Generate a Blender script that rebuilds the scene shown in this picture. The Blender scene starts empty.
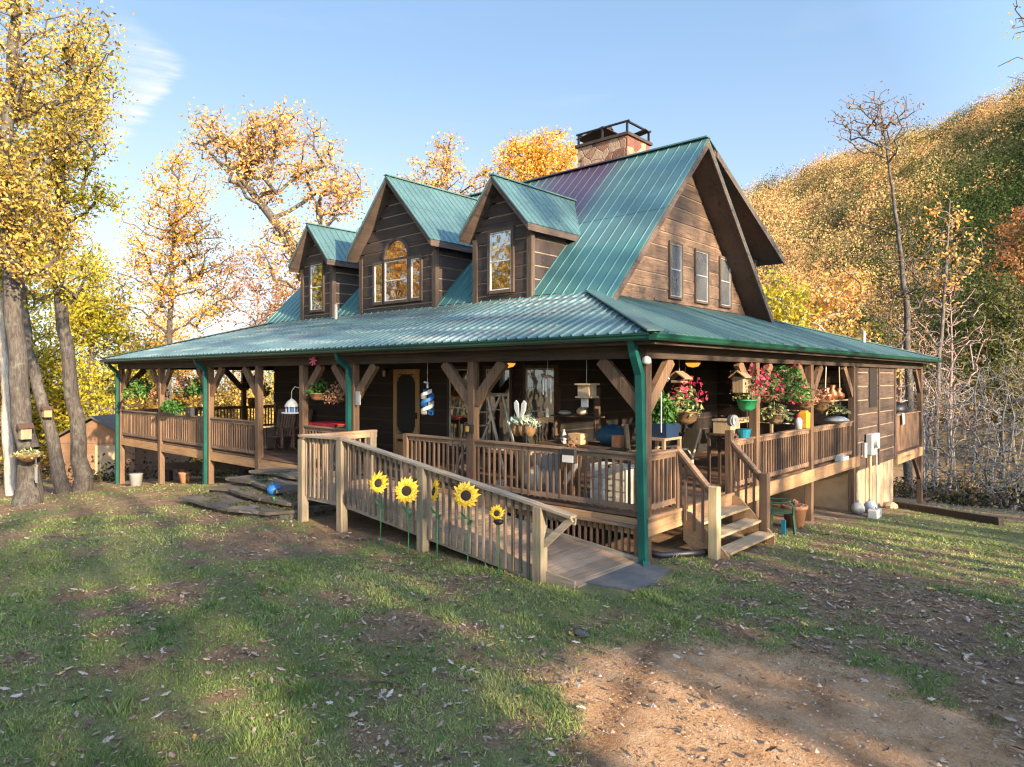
import bpy, math, random
import numpy as np
from mathutils import Vector, Matrix
rnd = random.Random(7)
RNG = np.random.default_rng(11)
scene = bpy.context.scene
COL = scene.collection

# ------------------------------------------------------------------ camera
CX, CY, CZ = 5.458, -9.169, 2.808
YAW = math.radians(41.66)
FX, FY = -math.sin(YAW), math.cos(YAW)          # view direction on the ground
RX, RY = math.cos(YAW), math.sin(YAW)           # to the right
FPX, HOR = 688.4, 377.4
cam = bpy.data.objects.new('camera', bpy.data.cameras.new('camera'))
COL.objects.link(cam); scene.camera = cam
cam.location = (CX, CY, CZ); cam.rotation_euler = (math.pi/2, 0, YAW)
cam.data.sensor_width = 36; cam.data.lens = FPX/1024*36
cam.data.shift_y = -(383.5-HOR)/1024
cam.data.clip_start = .1; cam.data.clip_end = 3000

# ------------------------------------------------------------------ light
SUN_AZ = math.radians(-12.0)      # direction towards the sun, from +X towards +Y
SUN_EL = math.radians(19)
sdir = Vector((math.cos(SUN_EL)*math.cos(SUN_AZ), math.cos(SUN_EL)*math.sin(SUN_AZ), math.sin(SUN_EL)))
sun = bpy.data.objects.new('sun', bpy.data.lights.new('sun', 'SUN'))
COL.objects.link(sun)
sun.data.energy = 2.45; sun.data.angle = math.radians(.8); sun.data.color = (1.0, .80, .55)
sun.rotation_euler = sdir.to_track_quat('Z', 'Y').to_euler()
SKY_STRENGTH = .15
scene.view_settings.view_transform = 'Standard'
scene.view_settings.look = 'None'
scene.view_settings.exposure = 2.85
scene.view_settings.gamma = 1
scene.view_settings.use_curve_mapping = False
scene.render.engine = 'CYCLES'
scene.cycles.use_denoising = True
scene.cycles.pixel_filter_type = 'BLACKMAN_HARRIS'
scene.cycles.filter_width = 1.25
scene.cycles.max_bounces = 6
scene.cycles.diffuse_bounces = 3
scene.cycles.glossy_bounces = 3
scene.cycles.transmission_bounces = 3
scene.cycles.transparent_max_bounces = 6

def at(px, py, dep):
    r = (px-512)/FPX
    return np.array([CX+dep*(FX+RX*r), CY+dep*(FY+RY*r), CZ+dep*(HOR-py)/FPX])
def ony(px, py, y):
    r = (px-512)/FPX; return at(px, py, (y-CY)/(FY+RY*r))
def onx(px, py, x):
    r = (px-512)/FPX; return at(px, py, (x-CX)/(FX+RX*r))
def onz(px, py, z):
    return at(px, py, (z-CZ)*FPX/(HOR-py))

class NT:
    """small helper for node trees"""
    def __init__(s, tree): s.t = tree
    def n(s, typ, **kw):
        nd = s.t.nodes.new(typ)
        for k, v in kw.items():
            if k.startswith('i_'):
                key = k[2:]; key = int(key) if key.isdigit() else key.replace('_', ' ')
                nd.inputs[key].default_value = v
            else: setattr(nd, k, v)
        return nd
    def l(s, a, b): s.t.links.new(a, b)
    def math(s, op, a, b=None, clamp=False):
        nd = s.t.nodes.new('ShaderNodeMath'); nd.operation = op; nd.use_clamp = clamp
        for i, v in enumerate((a, b)):
            if v is None: continue
            if isinstance(v, (int, float)): nd.inputs[i].default_value = v
            else: s.l(v, nd.inputs[i])
        return nd.outputs[0]
    def mix(s, fac, a, b, typ='MIX'):
        nd = s.t.nodes.new('ShaderNodeMixRGB'); nd.blend_type = typ
        for i, v in enumerate((fac, a, b)):
            if isinstance(v, (int, float)): nd.inputs[i].default_value = v
            elif isinstance(v, tuple): nd.inputs[i].default_value = (*v[:3], 1)
            else: s.l(v, nd.inputs[i])
        return nd.outputs[0]
    def ramp(s, fac, stops, interp='LINEAR'):
        nd = s.t.nodes.new('ShaderNodeValToRGB'); nd.color_ramp.interpolation = interp
        e = nd.color_ramp.elements
        while len(e) < len(stops): e.new(.5)
        for el, (p, c) in zip(e, stops):
            el.position = p; el.color = (*c[:3], 1) if isinstance(c, tuple) else (c, c, c, 1)
        s.l(fac, nd.inputs[0]); return nd.outputs[0]
    def noise(s, vec, scale, detail=3, rough=.55, dist=0):
        nd = s.n('ShaderNodeTexNoise'); nd.inputs['Scale'].default_value = scale
        nd.inputs['Detail'].default_value = detail; nd.inputs['Roughness'].default_value = rough
        nd.inputs['Distortion'].default_value = dist
        if vec is not None: s.l(vec, nd.inputs['Vector'])
        return nd.outputs[0]

def world():
    w = bpy.data.worlds.new('World'); scene.world = w; w.use_nodes = True
    t = NT(w.node_tree); w.node_tree.nodes.clear()
    sky = t.n('ShaderNodeTexSky', sky_type='NISHITA', sun_disc=False)
    sky.sun_elevation = SUN_EL; sky.sun_rotation = math.pi/2 - SUN_AZ
    sky.air_density = 1.0; sky.dust_density = .6; sky.ozone_density = 1.6; sky.altitude = 300
    tc = t.n('ShaderNodeTexCoord')
    nrm = t.n('ShaderNodeVectorMath', operation='NORMALIZE'); t.l(tc.outputs['Generated'], nrm.inputs[0])
    d = nrm.outputs[0]
    def dot(v):
        nd = t.n('ShaderNodeVectorMath', operation='DOT_PRODUCT'); t.l(d, nd.inputs[0]); nd.inputs[1].default_value = v
        return nd.outputs['Value']
    def dirpx(px, py):
        v = Vector(((FX+RX*(px-512)/FPX), (FY+RY*(px-512)/FPX), (HOR-py)/FPX)); return v.normalized()
    # one torn, feathered cirrus streak and a thin veil low over the western woods
    A, B = dirpx(184, 62), dirpx(112, 150)
    e1 = (B-A); L = e1.length; e1.normalize(); nn = A.cross(B).normalized()
    if nn.dot(dirpx(60, 60)) < 0: nn = -nn
    u = t.math('DIVIDE', t.math('SUBTRACT', dot(e1), A.dot(e1)), L)
    v = dot(nn)
    mp = t.n('ShaderNodeMapping'); t.l(d, mp.inputs[0]); mp.inputs['Scale'].default_value = (4, 4, 30)
    ns = t.noise(mp.outputs[0], 4.0, 5, .6)
    vj = t.math('ADD', v, t.math('MULTIPLY', t.math('SUBTRACT', ns, .5), .02))
    edge = t.n('ShaderNodeMapRange', interpolation_type='SMOOTHSTEP'); t.l(vj, edge.inputs[0]); edge.inputs[1].default_value = -.012; edge.inputs[2].default_value = .006
    wid = t.math('MULTIPLY', t.math('SUBTRACT', 1.12, u, True), .085)
    fall = t.math('SUBTRACT', 1, t.math('DIVIDE', vj, t.math('ADD', wid, .012)), True)
    u0 = t.n('ShaderNodeMapRange', interpolation_type='SMOOTHSTEP'); t.l(u, u0.inputs[0]); u0.inputs[1].default_value = -.06; u0.inputs[2].default_value = .1
    u1 = t.n('ShaderNodeMapRange', interpolation_type='SMOOTHSTEP'); t.l(u, u1.inputs[0]); u1.inputs[1].default_value = 1.5; u1.inputs[2].default_value = .7
    st = t.math('MULTIPLY', t.math('MULTIPLY', edge.outputs[0], fall), t.math('MULTIPLY', u0.outputs[0], u1.outputs[0]))
    st = t.math('MULTIPLY', st, t.math('MULTIPLY', t.math('SUBTRACT', ns, .22, True), 2.3), True)
    # veil: thicker towards the horizon on the left
    z = dot((0, 0, 1)); side = dot(tuple(dirpx(60, 300)))
    lowz = t.n('ShaderNodeMapRange', interpolation_type='SMOOTHSTEP'); t.l(z, lowz.inputs[0]); lowz.inputs[1].default_value = .42; lowz.inputs[2].default_value = .02
    sd = t.n('ShaderNodeMapRange', interpolation_type='SMOOTHSTEP'); t.l(side, sd.inputs[0]); sd.inputs[1].default_value = .72; sd.inputs[2].default_value = 1.0
    mp2 = t.n('ShaderNodeMapping'); t.l(d, mp2.inputs[0]); mp2.inputs['Scale'].default_value = (1.5, 1.5, 9)
    n2 = t.noise(mp2.outputs[0], 2.2, 5, .6)
    veil = t.math('MULTIPLY', t.math('MULTIPLY', lowz.outputs[0], sd.outputs[0]), t.math('ADD', t.math('MULTIPLY', n2, .8), .45), True)
    thin = t.math('MULTIPLY', t.math('SUBTRACT', n2, .55, True), .35)
    cl = t.math('ADD', t.math('ADD', t.math('MULTIPLY', veil, .62), thin), st, True)
    white = (.95, .98, 1.02)
    away = t.math('MULTIPLY', t.math('SUBTRACT', .75, dot(tuple(sdir)), True), .9)      # deep clear blue away from the sun, hazier low down
    lz = t.n('ShaderNodeMapRange', interpolation_type='SMOOTHSTEP'); t.l(dot((0, 0, 1)), lz.inputs[0]); lz.inputs[1].default_value = -.02; lz.inputs[2].default_value = .52
    deep = t.mix(lz.outputs[0], (.56, .66, .76), (.245, .39, .60))
    base = t.mix(away, sky.outputs[0], deep)
    col = t.mix(cl, base, white)
    bg = t.n('ShaderNodeBackground'); t.l(col, bg.inputs[0]); bg.inputs[1].default_value = SKY_STRENGTH
    out = t.n('ShaderNodeOutputWorld'); t.l(bg.outputs[0], out.inputs[0])
world()

# ------------------------------------------------------------------ materials
def new_mat(name):
    m = bpy.data.materials.new(name); m.use_nodes = True
    t = NT(m.node_tree); b = m.node_tree.nodes['Principled BSDF']
    return m, t, b
def plain(name, c, rough=.6, metal=0, var=.25, scale=6, bump=.0, bscale=40, emit=None):
    m, t, b = new_mat(name)
    tc = t.n('ShaderNodeTexCoord'); o = tc.outputs['Object']
    n1 = t.noise(o, scale, 4, .6)
    f = t.ramp(n1, [(.3, 1-var), (.7, 1+var)] if False else [(.3, max(0, 1-var)), (.7, 1.0)])
    col = t.mix(1.0, (*c,), f, 'MULTIPLY')
    t.l(col, b.inputs['Base Color'])
    b.inputs['Roughness'].default_value = rough; b.inputs['Metallic'].default_value = metal
    if bump:
        n2 = t.noise(o, bscale, 3, .6); bp = t.n('ShaderNodeBump'); bp.inputs['Strength'].default_value = bump
        bp.inputs['Distance'].default_value = .02; t.l(n2, bp.inputs['Height']); t.l(bp.outputs[0], b.inputs['Normal'])
    if emit:
        b.inputs['Emission Color'].default_value = (*c, 1); b.inputs['Emission Strength'].default_value = emit
    return m
def wood(name, c1, c2, axis='x', rough=.75, isl=.35, grain=1.0, stain=.0, stain_c=(.05, .05, .03)):
    m, t, b = new_mat(name)
    tc = t.n('ShaderNodeTexCoord'); mp = t.n('ShaderNodeMapping'); t.l(tc.outputs['Object'], mp.inputs[0])
    geo = t.n('ShaderNodeNewGeometry')
    sc = {'x': (1.2, 22, 22), 'y': (22, 1.2, 22), 'z': (22, 22, 1.2)}[axis]
    mp.inputs['Scale'].default_value = tuple(v*grain for v in sc)
    off = t.n('ShaderNodeCombineXYZ')
    rr = t.math('MULTIPLY', geo.outputs['Random Per Island'], 37.0)
    for i in range(3): t.l(rr, off.inputs[i])
    t.l(off.outputs[0], mp.inputs['Location'])
    g = t.noise(mp.outputs[0], 1.6, 6, .65, .4)
    big = t.noise(tc.outputs['Object'], 1.3, 3, .6)
    f = t.math('ADD', t.math('MULTIPLY', g, .65), t.math('MULTIPLY', big, .35))
    col = t.ramp(f, [(.36, c1), (.62, c2)])
    kn = t.ramp(t.noise(mp.outputs[0], .35, 2, .5), [(.60, 1.0), (.72, .45)])
    col = t.mix(1.0, col, kn, 'MULTIPLY')
    isl_f = t.math('ADD', t.math('MULTIPLY', geo.outputs['Random Per Island'], isl), 1-isl*.6)
    col = t.mix(1.0, col, isl_f, 'MULTIPLY')
    if stain:
        sn = t.noise(tc.outputs['Object'], 2.6, 5, .7)
        col = t.mix(t.math('MULTIPLY', t.ramp(sn, [(.48, 0.0), (.66, 1.0)]), stain), col, stain_c)
    t.l(col, b.inputs['Base Color'])
    b.inputs['Roughness'].default_value = rough
    bp = t.n('ShaderNodeBump'); bp.inputs['Strength'].default_value = .35; bp.inputs['Distance'].default_value = .01
    t.l(g, bp.inputs['Height']); t.l(bp.outputs[0], b.inputs['Normal'])
    return m
def leafmat(name, cols, transl=.45, clump=.5, rough=.6):
    """autumn leaves: a colour per leaf (islands), drifting in clumps"""
    m, t, b = new_mat(name)
    tc = t.n('ShaderNodeTexCoord'); geo = t.n('ShaderNodeNewGeometry')
    n = t.noise(tc.outputs['Object'], clump, 3, .6)
    f = t.math('ADD', t.math('MULTIPLY', geo.outputs['Random Per Island'], .55), t.math('MULTIPLY', t.math('SUBTRACT', n, .28), 1.0), True)
    k = len(cols)
    col = t.ramp(f, [(i/(k-1)*.9+.05, c) for i, c in enumerate(cols)])
    t.l(col, b.inputs['Base Color']); b.inputs['Roughness'].default_value = rough
    b.inputs['Specular IOR Level'].default_value = .25
    tr = t.n('ShaderNodeBsdfTranslucent'); t.l(col, tr.inputs[0])
    mx = t.n('ShaderNodeMixShader'); mx.inputs[0].default_value = transl
    t.l(b.outputs[0], mx.inputs[1]); t.l(tr.outputs[0], mx.inputs[2])
    out = m.node_tree.nodes['Material Output']; t.l(mx.outputs[0], out.inputs[0])
    return m
def huemat(name, stops, transl=.3, jit=.25):
    """far foliage: colour from a face attribute (one value per crown) with a little scatter per leaf"""
    m, t, b = new_mat(name)
    a = t.n('ShaderNodeAttribute', attribute_name='hue'); geo = t.n('ShaderNodeNewGeometry')
    f = t.math('ADD', a.outputs['Fac'], t.math('MULTIPLY', t.math('SUBTRACT', geo.outputs['Random Per Island'], .5), jit), True)
    col = t.ramp(f, stops)
    t.l(col, b.inputs['Base Color']); b.inputs['Roughness'].default_value = .8
    b.inputs['Specular IOR Level'].default_value = .1
    tr = t.n('ShaderNodeBsdfTranslucent'); t.l(col, tr.inputs[0])
    mx = t.n('ShaderNodeMixShader'); mx.inputs[0].default_value = transl
    t.l(b.outputs[0], mx.inputs[1]); t.l(tr.outputs[0], mx.inputs[2])
    t.l(mx.outputs[0], m.node_tree.nodes['Material Output'].inputs[0])
    return m
def barkmat(name, c1, c2, lichen=(.35, .36, .30), lf=.35):
    m, t, b = new_mat(name)
    tc = t.n('ShaderNodeTexCoord'); mp = t.n('ShaderNodeMapping'); t.l(tc.outputs['Object'], mp.inputs[0])
    mp.inputs['Scale'].default_value = (14, 14, 2.6)
    g = t.noise(mp.outputs[0], 1.3, 6, .7, .8)
    col = t.ramp(g, [(.38, c1), (.62, c2)])
    ln = t.noise(tc.outputs['Object'], 3.0, 5, .7)
    col = t.mix(t.math('MULTIPLY', t.ramp(ln, [(.52, 0.0), (.64, 1.0)]), lf), col, lichen)
    t.l(col, b.inputs['Base Color']); b.inputs['Roughness'].default_value = .9
    bp = t.n('ShaderNodeBump'); bp.inputs['Strength'].default_value = .8; bp.inputs['Distance'].default_value = .04
    t.l(g, bp.inputs['Height']); t.l(bp.outputs[0], b.inputs['Normal'])
    return m
def metal_roof(name, c, stain=True, rough=.32):
    m, t, b = new_mat(name)
    tc = t.n('ShaderNodeTexCoord'); o = tc.outputs['Object']
    n1 = t.noise(o, .9, 4, .6)
    col = t.mix(t.ramp(n1, [(.35, 0.0), (.7, 1.0)]), tuple(v*.80 for v in c), tuple(min(1, v*1.15) for v in c))
    mp = t.n('ShaderNodeMapping'); t.l(o, mp.inputs[0]); mp.inputs['Scale'].default_value = (.35, 3.0, 3.0); mp.inputs['Rotation'].default_value = (0, 0, .12)
    n3 = t.noise(mp.outputs[0], 1.1, 4, .6)
    if stain == 'streak':       # pale streaks and rust below the dormers
        col = t.mix(t.math('MULTIPLY', t.ramp(n3, [(.52, 0.0), (.66, 1.0)]), .6), col, (.22, .27, .25))
        n4 = t.noise(mp.outputs[0], .7, 4, .6, .5)
        col = t.mix(t.math('MULTIPLY', t.ramp(n4, [(.56, 0.0), (.68, 1.0)]), .7), col, (.085, .06, .065))
    if stain == 'purple':       # rust run-off around the chimney, with the older darker sheet below it
        sp = t.n('ShaderNodeSeparateXYZ'); t.l(o, sp.inputs[0])
        wob = t.math('MULTIPLY', t.math('SUBTRACT', t.noise(o, 1.4, 4, .6), .5), .5)
        x = t.math('ADD', sp.outputs[0], wob)
        a = t.n('ShaderNodeMapRange', interpolation_type='SMOOTHSTEP'); t.l(x, a.inputs[0]); a.inputs[1].default_value = -3.9; a.inputs[2].default_value = -5.1
        bb = t.n('ShaderNodeMapRange', interpolation_type='SMOOTHSTEP'); t.l(x, bb.inputs[0]); bb.inputs[1].default_value = -8.4; bb.inputs[2].default_value = -6.0
        zz = t.n('ShaderNodeMapRange', interpolation_type='SMOOTHSTEP'); t.l(sp.outputs[2], zz.inputs[0]); zz.inputs[1].default_value = 5.9; zz.inputs[2].default_value = 6.9
        col = t.mix(t.math('MULTIPLY', t.math('MULTIPLY', t.math('MULTIPLY', a.outputs[0], bb.outputs[0]), zz.outputs[0]), .9), col, (.058, .032, .062))
        lw = t.math('LESS_THAN', sp.outputs[2], 5.75)
        col = t.mix(t.math('MULTIPLY', lw, .45), col, (.035, .145, .13))
    t.l(col, b.inputs['Base Color']); b.inputs['Roughness'].default_value = rough
    b.inputs['Metallic'].default_value = .25
    n2 = t.noise(o, 5, 3, .6); rr = t.math('ADD', t.math('MULTIPLY', n2, .2), rough-.1); t.l(rr, b.inputs['Roughness'])
    return m
def stonemat(name, c1, c2, c3, scale=5, mortar=(.25, .22, .19), mw=.06):
    m, t, b = new_mat(name)
    tc = t.n('ShaderNodeTexCoord'); o = tc.outputs['Object']
    wv = t.n('ShaderNodeVectorMath', operation='ADD'); t.l(o, wv.inputs[0])
    nz = t.n('ShaderNodeTexNoise'); nz.inputs['Scale'].default_value = 4; t.l(o, nz.inputs['Vector'])
    sc = t.n('ShaderNodeVectorMath', operation='SCALE'); t.l(nz.outputs['Color'], sc.inputs[0]); sc.inputs['Scale'].default_value = .15
    t.l(sc.outputs[0], wv.inputs[1])
    vo = t.n('ShaderNodeTexVoronoi', feature='F1'); vo.inputs['Scale'].default_value = scale; t.l(wv.outputs[0], vo.inputs['Vector'])
    ve = t.n('ShaderNodeTexVoronoi', feature='DISTANCE_TO_EDGE'); ve.inputs['Scale'].default_value = scale; t.l(wv.outputs[0], ve.inputs['Vector'])
    sep = t.n('ShaderNodeSeparateColor'); t.l(vo.outputs['Color'], sep.inputs[0])
    col = t.ramp(sep.outputs[0], [(.1, c1), (.5, c2), (.9, c3)])
    n = t.noise(o, 9, 5, .65); col = t.mix(.5, col, t.ramp(n, [(.3, .25), (.7, 1.0)]), 'MULTIPLY')
    e = t.ramp(ve.outputs['Distance'], [(0.0, 1.0), (mw, 0.0)])
    col = t.mix(e, col, mortar)
    t.l(col, b.inputs['Base Color']); b.inputs['Roughness'].default_value = .85
    bp = t.n('ShaderNodeBump'); bp.inputs['Strength'].default_value = .7; bp.inputs['Distance'].default_value = .03
    h = t.math('ADD', t.math('MULTIPLY', e, -.7), n); t.l(h, bp.inputs['Height']); t.l(bp.outputs[0], b.inputs['Normal'])
    return m
def glassmat(name, refl=.6, base=(.012, .012, .012)):
    m, t, b = new_mat(name)
    b.inputs['Base Color'].default_value = (*base, 1); b.inputs['Roughness'].default_value = .06
    g = t.n('ShaderNodeBsdfGlossy'); g.inputs['Roughness'].default_value = .02; g.inputs['Color'].default_value = (.9, .92, .9, 1)
    tc = t.n('ShaderNodeTexCoord'); n = t.noise(tc.outputs['Object'], 2.5, 2, .5)
    bp = t.n('ShaderNodeBump'); bp.inputs['Strength'].default_value = .04; bp.inputs['Distance'].default_value = .05; t.l(n, bp.inputs['Height']); t.l(bp.outputs[0], g.inputs['Normal'])
    mx = t.n('ShaderNodeMixShader'); mx.inputs[0].default_value = refl
    t.l(b.outputs[0], mx.inputs[1]); t.l(g.outputs[0], mx.inputs[2]); t.l(mx.outputs[0], m.node_tree.nodes['Material Output'].inputs[0])
    return m

LD, LL = (.007, .0036, .0022), (.022, .011, .0065)  # porch wall logs nearly black: the deep porch shade is put into the colour
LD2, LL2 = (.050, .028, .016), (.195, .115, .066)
M = dict(
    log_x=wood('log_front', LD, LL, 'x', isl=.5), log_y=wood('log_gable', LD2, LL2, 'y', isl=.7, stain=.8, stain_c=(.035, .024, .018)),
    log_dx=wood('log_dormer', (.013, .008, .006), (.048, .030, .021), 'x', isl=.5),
    log_py=wood('log_porch_side', (.004, .0024, .0018), (.012, .007, .0045), 'y', isl=.5), log_r=wood('log_room', (.020, .012, .008), (.085, .052, .034), 'y', isl=.5),  # porch side logs darkened further, shade in the colour to mute sun stripes
    chink=plain('chinking', (.27, .20, .14), .9, var=.3, scale=14), chinkd=plain('shaded_chinking', (.055, .04, .03), .9, var=.3, scale=14),  # second chinking is a darker copy for porch walls, shade painted in
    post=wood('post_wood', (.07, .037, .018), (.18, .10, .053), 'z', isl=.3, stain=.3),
    beamx=wood('beam_wood', (.018, .011, .007), (.055, .034, .022), 'x'), beamy=wood('beam_wood_side', (.018, .011, .007), (.055, .034, .022), 'y'),
    soffit=wood('soffit_wood', (.035, .016, .010), (.085, .042, .025), 'y', isl=.2),
    rake=wood('rake_wood', (.035, .023, .017), (.095, .063, .046), 'y', isl=.2),
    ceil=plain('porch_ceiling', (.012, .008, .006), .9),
    rim=wood('rim_board', (.24, .125, .052), (.42, .245, .115), 'x', stain=.4, stain_c=(.14, .08, .045)), rimy=wood('rim_board_side', (.24, .125, .055), (.40, .235, .115), 'y', stain=.4, stain_c=(.14, .08, .045)),
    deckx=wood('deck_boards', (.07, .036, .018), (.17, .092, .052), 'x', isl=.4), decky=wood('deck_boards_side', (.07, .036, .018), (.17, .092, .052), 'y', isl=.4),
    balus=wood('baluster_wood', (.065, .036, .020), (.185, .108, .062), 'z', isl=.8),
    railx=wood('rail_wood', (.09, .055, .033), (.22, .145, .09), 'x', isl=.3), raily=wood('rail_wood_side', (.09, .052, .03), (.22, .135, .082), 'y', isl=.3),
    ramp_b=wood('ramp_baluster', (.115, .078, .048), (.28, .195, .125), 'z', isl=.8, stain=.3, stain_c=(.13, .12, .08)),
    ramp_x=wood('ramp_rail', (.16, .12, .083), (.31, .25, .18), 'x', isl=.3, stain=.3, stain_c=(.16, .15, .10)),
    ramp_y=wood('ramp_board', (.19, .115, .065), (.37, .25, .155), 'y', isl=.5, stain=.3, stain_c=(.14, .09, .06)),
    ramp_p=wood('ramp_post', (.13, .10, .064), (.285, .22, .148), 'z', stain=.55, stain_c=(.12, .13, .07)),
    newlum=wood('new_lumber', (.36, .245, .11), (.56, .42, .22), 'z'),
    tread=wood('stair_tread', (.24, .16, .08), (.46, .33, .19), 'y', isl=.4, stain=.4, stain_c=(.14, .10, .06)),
    roof=metal_roof('porch_roof_metal', (.056, .104, .108), 'streak', .34), roofm=metal_roof('main_roof_metal', (.078, .155, .15), 'purple', .36),
    roofd=metal_roof('dormer_roof_metal', (.08, .15, .148), False, .3), roofs=metal_roof('side_roof_metal', (.068, .125, .12), False, .34),
    gutter=plain('gutter_green', (.008, .062, .040), .3, .1, .35, 3), dspout=plain('downspout_green', (.006, .080, .066), .35, .1, .3, 3),
    frame=wood('window_frame', (.035, .022, .014), (.09, .058, .036), 'z'), sash=plain('white_sash', (.55, .52, .46), .5),
    glass=glassmat('window_glass', .62), gglass=glassmat('gable_glass', .16, (.10, .10, .10)), dglass=glassmat('porch_glass', .22),
    screen=plain('screen_mesh', (.010, .010, .010), .7), doorw=wood('door_wood', (.26, .14, .05), (.46, .28, .12), 'z'),
    stone=stonemat('chimney_stone', (.13, .045, .028), (.27, .13, .075), (.36, .24, .15), 3.2, (.16, .09, .06)), rust=plain('rusty_metal', (.07, .045, .035), .7, .4, .5, 8),
    stepst=stonemat('step_stone', (.085, .066, .045), (.14, .11, .078), (.20, .16, .115), 1.1, (.10, .085, .065), .015), riser=stonemat('step_riser', (.05, .042, .034), (.10, .085, .07), (.14, .12, .10), 5, (.03, .026, .02), .05),  # risers darker than the slabs: their shadow is put into the stone colour
    stucco=plain('stucco', (.38, .27, .165), .9, var=.35, scale=2.5, bump=.3),
    white=plain('white_paint', (.45, .44, .41), .5, var=.15), cream=plain('cream_plastic', (.52, .46, .35), .5, var=.2),
    grey=plain('grey_plastic', (.30, .31, .31), .5), dark=plain('dark_plastic', (.02, .02, .022), .5), lgrey=plain('pale_grey', (.33, .33, .32), .5),
    alu=plain('aluminium', (.55, .55, .54), .35, .8, .2), black=plain('black_iron', (.015, .015, .015), .5, .3),
    red=plain('red_cloth', (.55, .02, .025), .8, var=.3, scale=12), pink=plain('pink_petal', (.75, .10, .22), .6), blue=plain('blue_plastic', (.02, .13, .36), .4),
    dblue=plain('dark_blue_glaze', (.012, .03, .065), .35), bluecl=plain('blue_cloth', (.008, .06, .12), .8), tealp=plain('teal_plastic', (.015, .18, .25), .4),
    green=plain('green_plastic', (.03, .30, .11), .45), dgreen=plain('dark_green_plastic', (.025, .075, .035), .45), yellow=plain('yellow_plastic', (.55, .30, .03), .5),
    terra=plain('terracotta', (.46, .21, .10), .8, var=.35), coco=plain('coco_fibre', (.20, .11, .045), .95, var=.5, scale=40, bump=.8, bscale=60),
    copper=plain('copper_pot', (.40, .14, .05), .35, .6), kraft=plain('cardboard', (.42, .28, .15), .85), bamboo=wood('bamboo', (.26, .18, .10), (.42, .31, .18), 'z'),
    birdw=wood('birdhouse_wood', (.17, .105, .058), (.30, .20, .115), 'z'), petal=plain('sunflower_petal', (.85, .50, .02), .5, var=.3, scale=20), seed=plain('sunflower_seed', (.045, .025, .012), .9, var=.6, scale=60, bump=.8, bscale=90),
    stem=plain('painted_stem', (.03, .16, .06), .5), lamp=plain('lit_lamp', (1.0, .42, .05), .5, emit=.16), concrete=plain('concrete', (.125, .11, .095), .9, var=.35, scale=5, bump=.2),
    brick=plain('shed_siding', (.25, .135, .068), .85, var=.3, scale=3), shroof=plain('shed_roofing', (.10, .085, .075), .9, var=.4), rubber=plain('black_hose', (.02, .02, .024), .45),
    rocker=wood('rocking_chair_wood', (.07, .038, .02), (.18, .10, .058), 'z'),
    rock=wood('rocker_wood', (.035, .018, .010), (.09, .05, .028), 'z'), tan=plain('tan_mesh', (.42, .29, .16), .7), chairm=plain('pale_chair_frame', (.62, .50, .36), .45),
)
BARK = dict(oak=barkmat('oak_bark', (.024, .019, .015), (.085, .069, .056), lichen=(.20, .20, .16), lf=.3), pale=barkmat('pale_bark', (.22, .19, .16), (.42, .37, .31), lf=.2),
            dark=barkmat('dark_bark', (.045, .033, .027), (.13, .10, .08), lf=.15), grey=barkmat('grey_twigs', (.085, .078, .07), (.19, .178, .165), lf=.1), pinkt=barkmat('pinkish_twigs', (.17, .105, .085), (.30, .21, .175), lf=.05))
LEAF = dict(
    gold=leafmat('gold_leaves', [(.085, .08, .02), (.24, .18, .035), (.50, .33, .07), (.60, .40, .10), (.38, .18, .05)]),
    yellow=leafmat('yellow_green_leaves', [(.07, .10, .012), (.24, .24, .02), (.55, .42, .035), (.60, .36, .03)]),
    orange=leafmat('orange_leaves', [(.34, .14, .025), (.62, .30, .04), (.70, .42, .07), (.50, .20, .03)]),
    tan=leafmat('tan_leaves', [(.24, .13, .045), (.54, .29, .07), (.66, .38, .11), (.46, .21, .06)]),
    green=leafmat('green_leaves', [(.025, .038, .012), (.055, .07, .018), (.11, .11, .025), (.20, .15, .03)]),
    russet=leafmat('russet_leaves', [(.10, .045, .02), (.24, .10, .035), (.36, .17, .05), (.30, .10, .03)]),
    plant=leafmat('pot_plant_leaves', [(.02, .07, .012), (.06, .16, .03), (.14, .26, .06)], .3, 3), pale=leafmat('pale_pot_leaves', [(.12, .16, .06), (.32, .34, .14), (.50, .42, .18)], .3, 3),
    fuch=leafmat('fuchsia_petals', [(.22, .015, .035), (.55, .035, .09), (.62, .16, .20)], .3, 3), dry=leafmat('dry_plant', [(.22, .10, .05), (.42, .22, .11), (.46, .18, .14)], .3, 3),
    succ=leafmat('succulent', [(.20, .27, .19), (.38, .44, .33), (.5, .54, .42)], .15, 3),
)

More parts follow.
